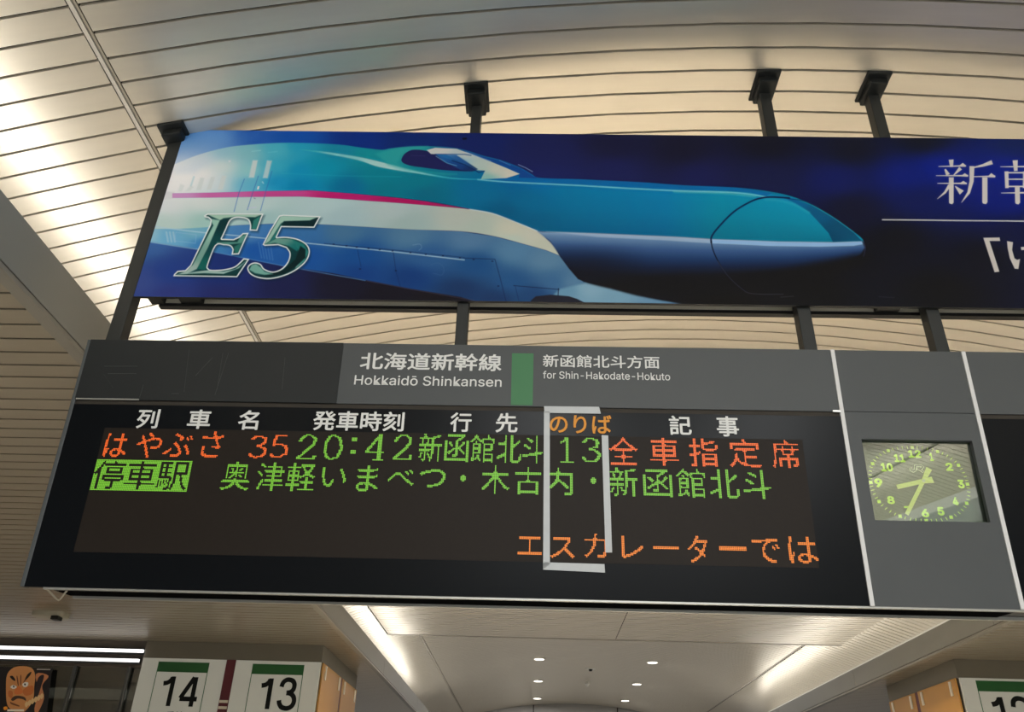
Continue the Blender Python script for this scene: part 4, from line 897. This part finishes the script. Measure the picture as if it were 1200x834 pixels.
for a, b in zip(xsb[:-1], xsb[1:]): mb.quad((a, YB, bz0(a)), (b, YB, bz0(b)), (b, YB, bz1(b)), (a, YB, bz1(a)))
pr = mb.build('print_sheet', pm_, banner)
uvl = pr.data.uv_layers.new(name='UVMap'); k = 0
for a, b in zip(xsb[:-1], xsb[1:]):
    ua_, ub_ = (a - BX0) / (BX1 - BX0), (b - BX0) / (BX1 - BX0)
    for uv in ((ua_, 0), (ub_, 0), (ub_, 1), (ua_, 1)): uvl.data[k].uv = uv; k += 1
MB().hexa([(BX0, YB + .001, bz0(BX0)), (BX1, YB + .001, bz0(BX1)), (BX1, YB + .025, bz0(BX1)), (BX0, YB + .025, bz0(BX0)),
           (BX0, YB + .001, bz1(BX0)), (BX1, YB + .001, bz1(BX1)), (BX1, YB + .025, bz1(BX1)), (BX0, YB + .025, bz1(BX0))]).build('backing_panel', BLACKM, banner)
zr = onY(600, 360.5, 4.66)[2]
MB().box(BX0 + .12, BX1, 4.665, 4.71, zr, zr + 1.35).build('rear_panel', mat('beige_rear_panel', (.80, .74, .62), .6), banner)
MB().box(BX0 + .10, BX1, 4.655, 4.70, zr - .024, zr).build('rear_rail', mat('black_rail', (.012, .012, .012), .6), banner)
for xx in (-2.36, 2.325): MB().box(xx - .075, xx + .075, 4.53, 4.66, zr - .005, zr + .25).build('bracket', BLACKM, banner)
MB().box(BX0 + .05, BX0 + .14, 4.53, 4.66, zr - .01, zr + .12).build('corner_bracket', BLACKM, banner)
#ENDB#
#SMALL#
# ================================================================== SMALL CEILING FITTINGS, DOWNLIGHTS, POSTER
def disc(c, r, h, n=16, r2=None):
    mb = MB(); r2 = r if r2 is None else r2
    b = []
    for zz, rr in ((c[2], r), (c[2] - h, r2)):
        b.append(len(mb.v))
        for k in range(n): mb.v.append((c[0] + rr * math.cos(2 * math.pi * k / n), c[1] + rr * math.sin(2 * math.pi * k / n), zz))
    for k in range(n): mb.f.append((b[0] + k, b[0] + (k + 1) % n, b[1] + (k + 1) % n, b[1] + k))
    mb.f.append(tuple(b[1] + k for k in range(n))); mb.f.append(tuple(b[0] + k for k in range(n))[::-1])
    return mb
LAMPE = mat('downlight_glow', (.9, .9, .85), .5, emit=(1, .93, .78), estr=3.5)
for i, (xx, yy, lab) in enumerate(((.22, 28.5, 'nearest downlight in the left row of the far vault'), (3.9, 28.3, 'nearest downlight in the right row of the far vault'), (.22, 33.0, 'middle downlight in the left row of the far vault'),
        (3.9, 32.8, 'middle downlight in the right row of the far vault'), (.22, 37.6, 'last downlight in the left row of the far vault'), (3.9, 37.2, 'last downlight in the right row of the far vault'))):
    z = vz(xx) + .001; t = thing('downlight', lab, 'lamp', (xx, yy, z), 'recessed downlights in the far vault')
    disc((xx, yy, z), .20, .025).build('rim', COVEW, t); disc((xx, yy, z - .025), .16, .006).build('lens', LAMPE, t)
    area('downlight_beam', (xx, yy, z - .05), (0, 0, 0), .3, .3, 75, WARM, 'DISK')
p = onvault(692, 783); t = thing('smoke_detector', 'small round white detector on the far vault between the downlights', 'detector', (p[0], p[1], vz(p[0])))
disc((p[0], p[1], vz(p[0])), .17, .03).build('base', COVEW, t); disc((p[0], p[1], vz(p[0]) - .03), .07, .06, r2=.05).build('sensor', BLACKM, t)
p = onvault(688, 798); t = thing('ceiling_dome', 'small pale dome hanging from the far vault below the round detector', 'dome', (p[0], p[1], vz(p[0])))
disc((p[0], p[1], vz(p[0])), .05, .10, r2=.09).build('neck', COVEW, t); disc((p[0], p[1], vz(p[0]) - .10), .09, .09, r2=.04).build('bulb', COVEW, t)
# fitting on the left aisle ceiling
p0 = onZ(36, 714, ZS); p1 = onZ(84, 722, ZS); cx_, cy_ = (p0[0] + p1[0]) / 2, (p0[1] + p1[1]) / 2
t = thing('ceiling_fitting', 'small flat grey fitting on the aisle ceiling beyond the board corner', 'fixture', (cx_, cy_, ZS))
mb = MB(); n = 24; L_, W_ = .27, .17
for zz, k_ in ((ZS, 1.), (ZS - .06, .96), (ZS - .075, .86)):
    for k in range(n):
        a = 2 * math.pi * k / n; e = .5
        mb.v.append((cx_ + L_ * k_ * math.copysign(abs(math.cos(a)) ** e, math.cos(a)), cy_ + W_ * k_ * math.copysign(abs(math.sin(a)) ** e, math.sin(a)), zz))
for r in range(2):
    for k in range(n): mb.f.append((r * n + k, r * n + (k + 1) % n, (r + 1) * n + (k + 1) % n, (r + 1) * n + k))
mb.f.append(tuple(2 * n + k for k in range(n)))
mb.build('cover', mat('fitting_grey', (.30, .29, .24), .45), t, smooth=False)
MB().box(cx_ + .10, cx_ + .22, cy_ - .17, cy_ - .02, ZS - .13, ZS - .07).build('sensor', BLACKM, t, bevel=.01)
# festival mask poster behind the shop glass: flat printed shapes
t = thing('mask_poster', 'poster with a large orange painted scowling face beside the shop glass', 'poster', (-9.2, YG - .02, 1.2 + EYE))
YP = YG - .01; C4 = (0, 740); K4 = 6.667
def pp(P, col, lay, name, curved=True, parent=t):
    q = [(x, y) for x, y in P]
    if curved: q = smooth(q, 4, True)
    pts = [onY(C4[0] + x / K4, C4[1] + y / K4, YP) for x, y in q]
    mb = MB(); n = len(pts); y = YP - .002 * lay
    mb.v = [(p[0], y, p[2]) for p in pts] + [(p[0], y + .0015, p[2]) for p in pts]
    mb.f = [tuple(range(n)), tuple(range(2 * n - 1, n - 1, -1))] + [(i, n + i, n + (i + 1) % n, (i + 1) % n) for i in range(n)]
    return mb.build(name, mat('poster_%d_%d_%d' % tuple(col), lin(col), .5, emit=lin(col), estr=.06), parent)
pp([(-200, 268), (410, 285), (330, 900), (-260, 900)], (26, 24, 30), 1, 'sheet', False)
pp([(55, 340), (100, 285), (165, 268), (245, 282), (275, 340), (268, 430), (262, 520), (225, 590), (160, 640), (90, 610), (55, 560), (48, 450)], (205, 142, 88), 2, 'face')
pp([(282, 330), (380, 345), (330, 420), (345, 520), (290, 640), (270, 600), (300, 470)], (196, 128, 88), 2, 'hair_print')
pp([(300, 360), (345, 340), (325, 420), (290, 520), (272, 480)], (40, 32, 38), 3, 'hair_print')
pp([(78, 350), (100, 345), (120, 372), (118, 385), (95, 372)], (25, 22, 25), 3, 'brow'); pp([(195, 375), (215, 335), (245, 312), (240, 335), (210, 370)], (25, 22, 25), 3, 'brow')
pp([(82, 432), (105, 416), (132, 430), (124, 442), (100, 446)], (228, 226, 222), 3, 'eye'); pp([(175, 412), (195, 395), (222, 398), (215, 425), (190, 432)], (228, 226, 222), 3, 'eye')
pp([(104, 422), (112, 421), (114, 434), (106, 435)], (20, 22, 30), 4, 'iris'); pp([(190, 407), (199, 404), (202, 417), (194, 420)], (20, 22, 30), 4, 'iris')
pp([(112, 470), (135, 430), (160, 430), (180, 470), (165, 485), (125, 490)], (212, 120, 62), 3, 'nose')
pp([(88, 530), (110, 505), (150, 500), (195, 512), (205, 540), (180, 528), (140, 522), (105, 540)], (70, 52, 42), 3, 'mouth')
pp([(180, 455), (255, 420), (258, 480), (200, 500)], (196, 112, 58), 3, 'cheek'); pp([(70, 460), (100, 470), (95, 520), (66, 500)], (192, 112, 60), 3, 'cheek')
for i in range(6): pp([(195 + i * 24, 565 - i * 13), (212 + i * 24, 545 - i * 13), (222 + i * 24, 570 - i * 13), (205 + i * 24, 592 - i * 13)], (222, 190, 140), 4, 'bead')
for q in ([(130, 352), (138, 350), (148, 415), (140, 418)], [(160, 345), (168, 345), (166, 410), (159, 412)], [(80, 545), (92, 552), (150, 575), (146, 584), (88, 565)], [(215, 345), (222, 350), (190, 395), (184, 392)]): pp(q, (120, 72, 44), 3, 'wrinkle')
pp([(60, 606), (190, 606), (188, 622), (58, 622)], (230, 225, 215), 4, 'caption_strip', False); pp([(30, 590), (55, 585), (60, 605), (35, 612)], (230, 150, 40), 4, 'lantern')
pp([(290, 290), (395, 292), (394, 300), (289, 298)], (170, 165, 160), 4, 'caption_strip', False)
#ENDS#
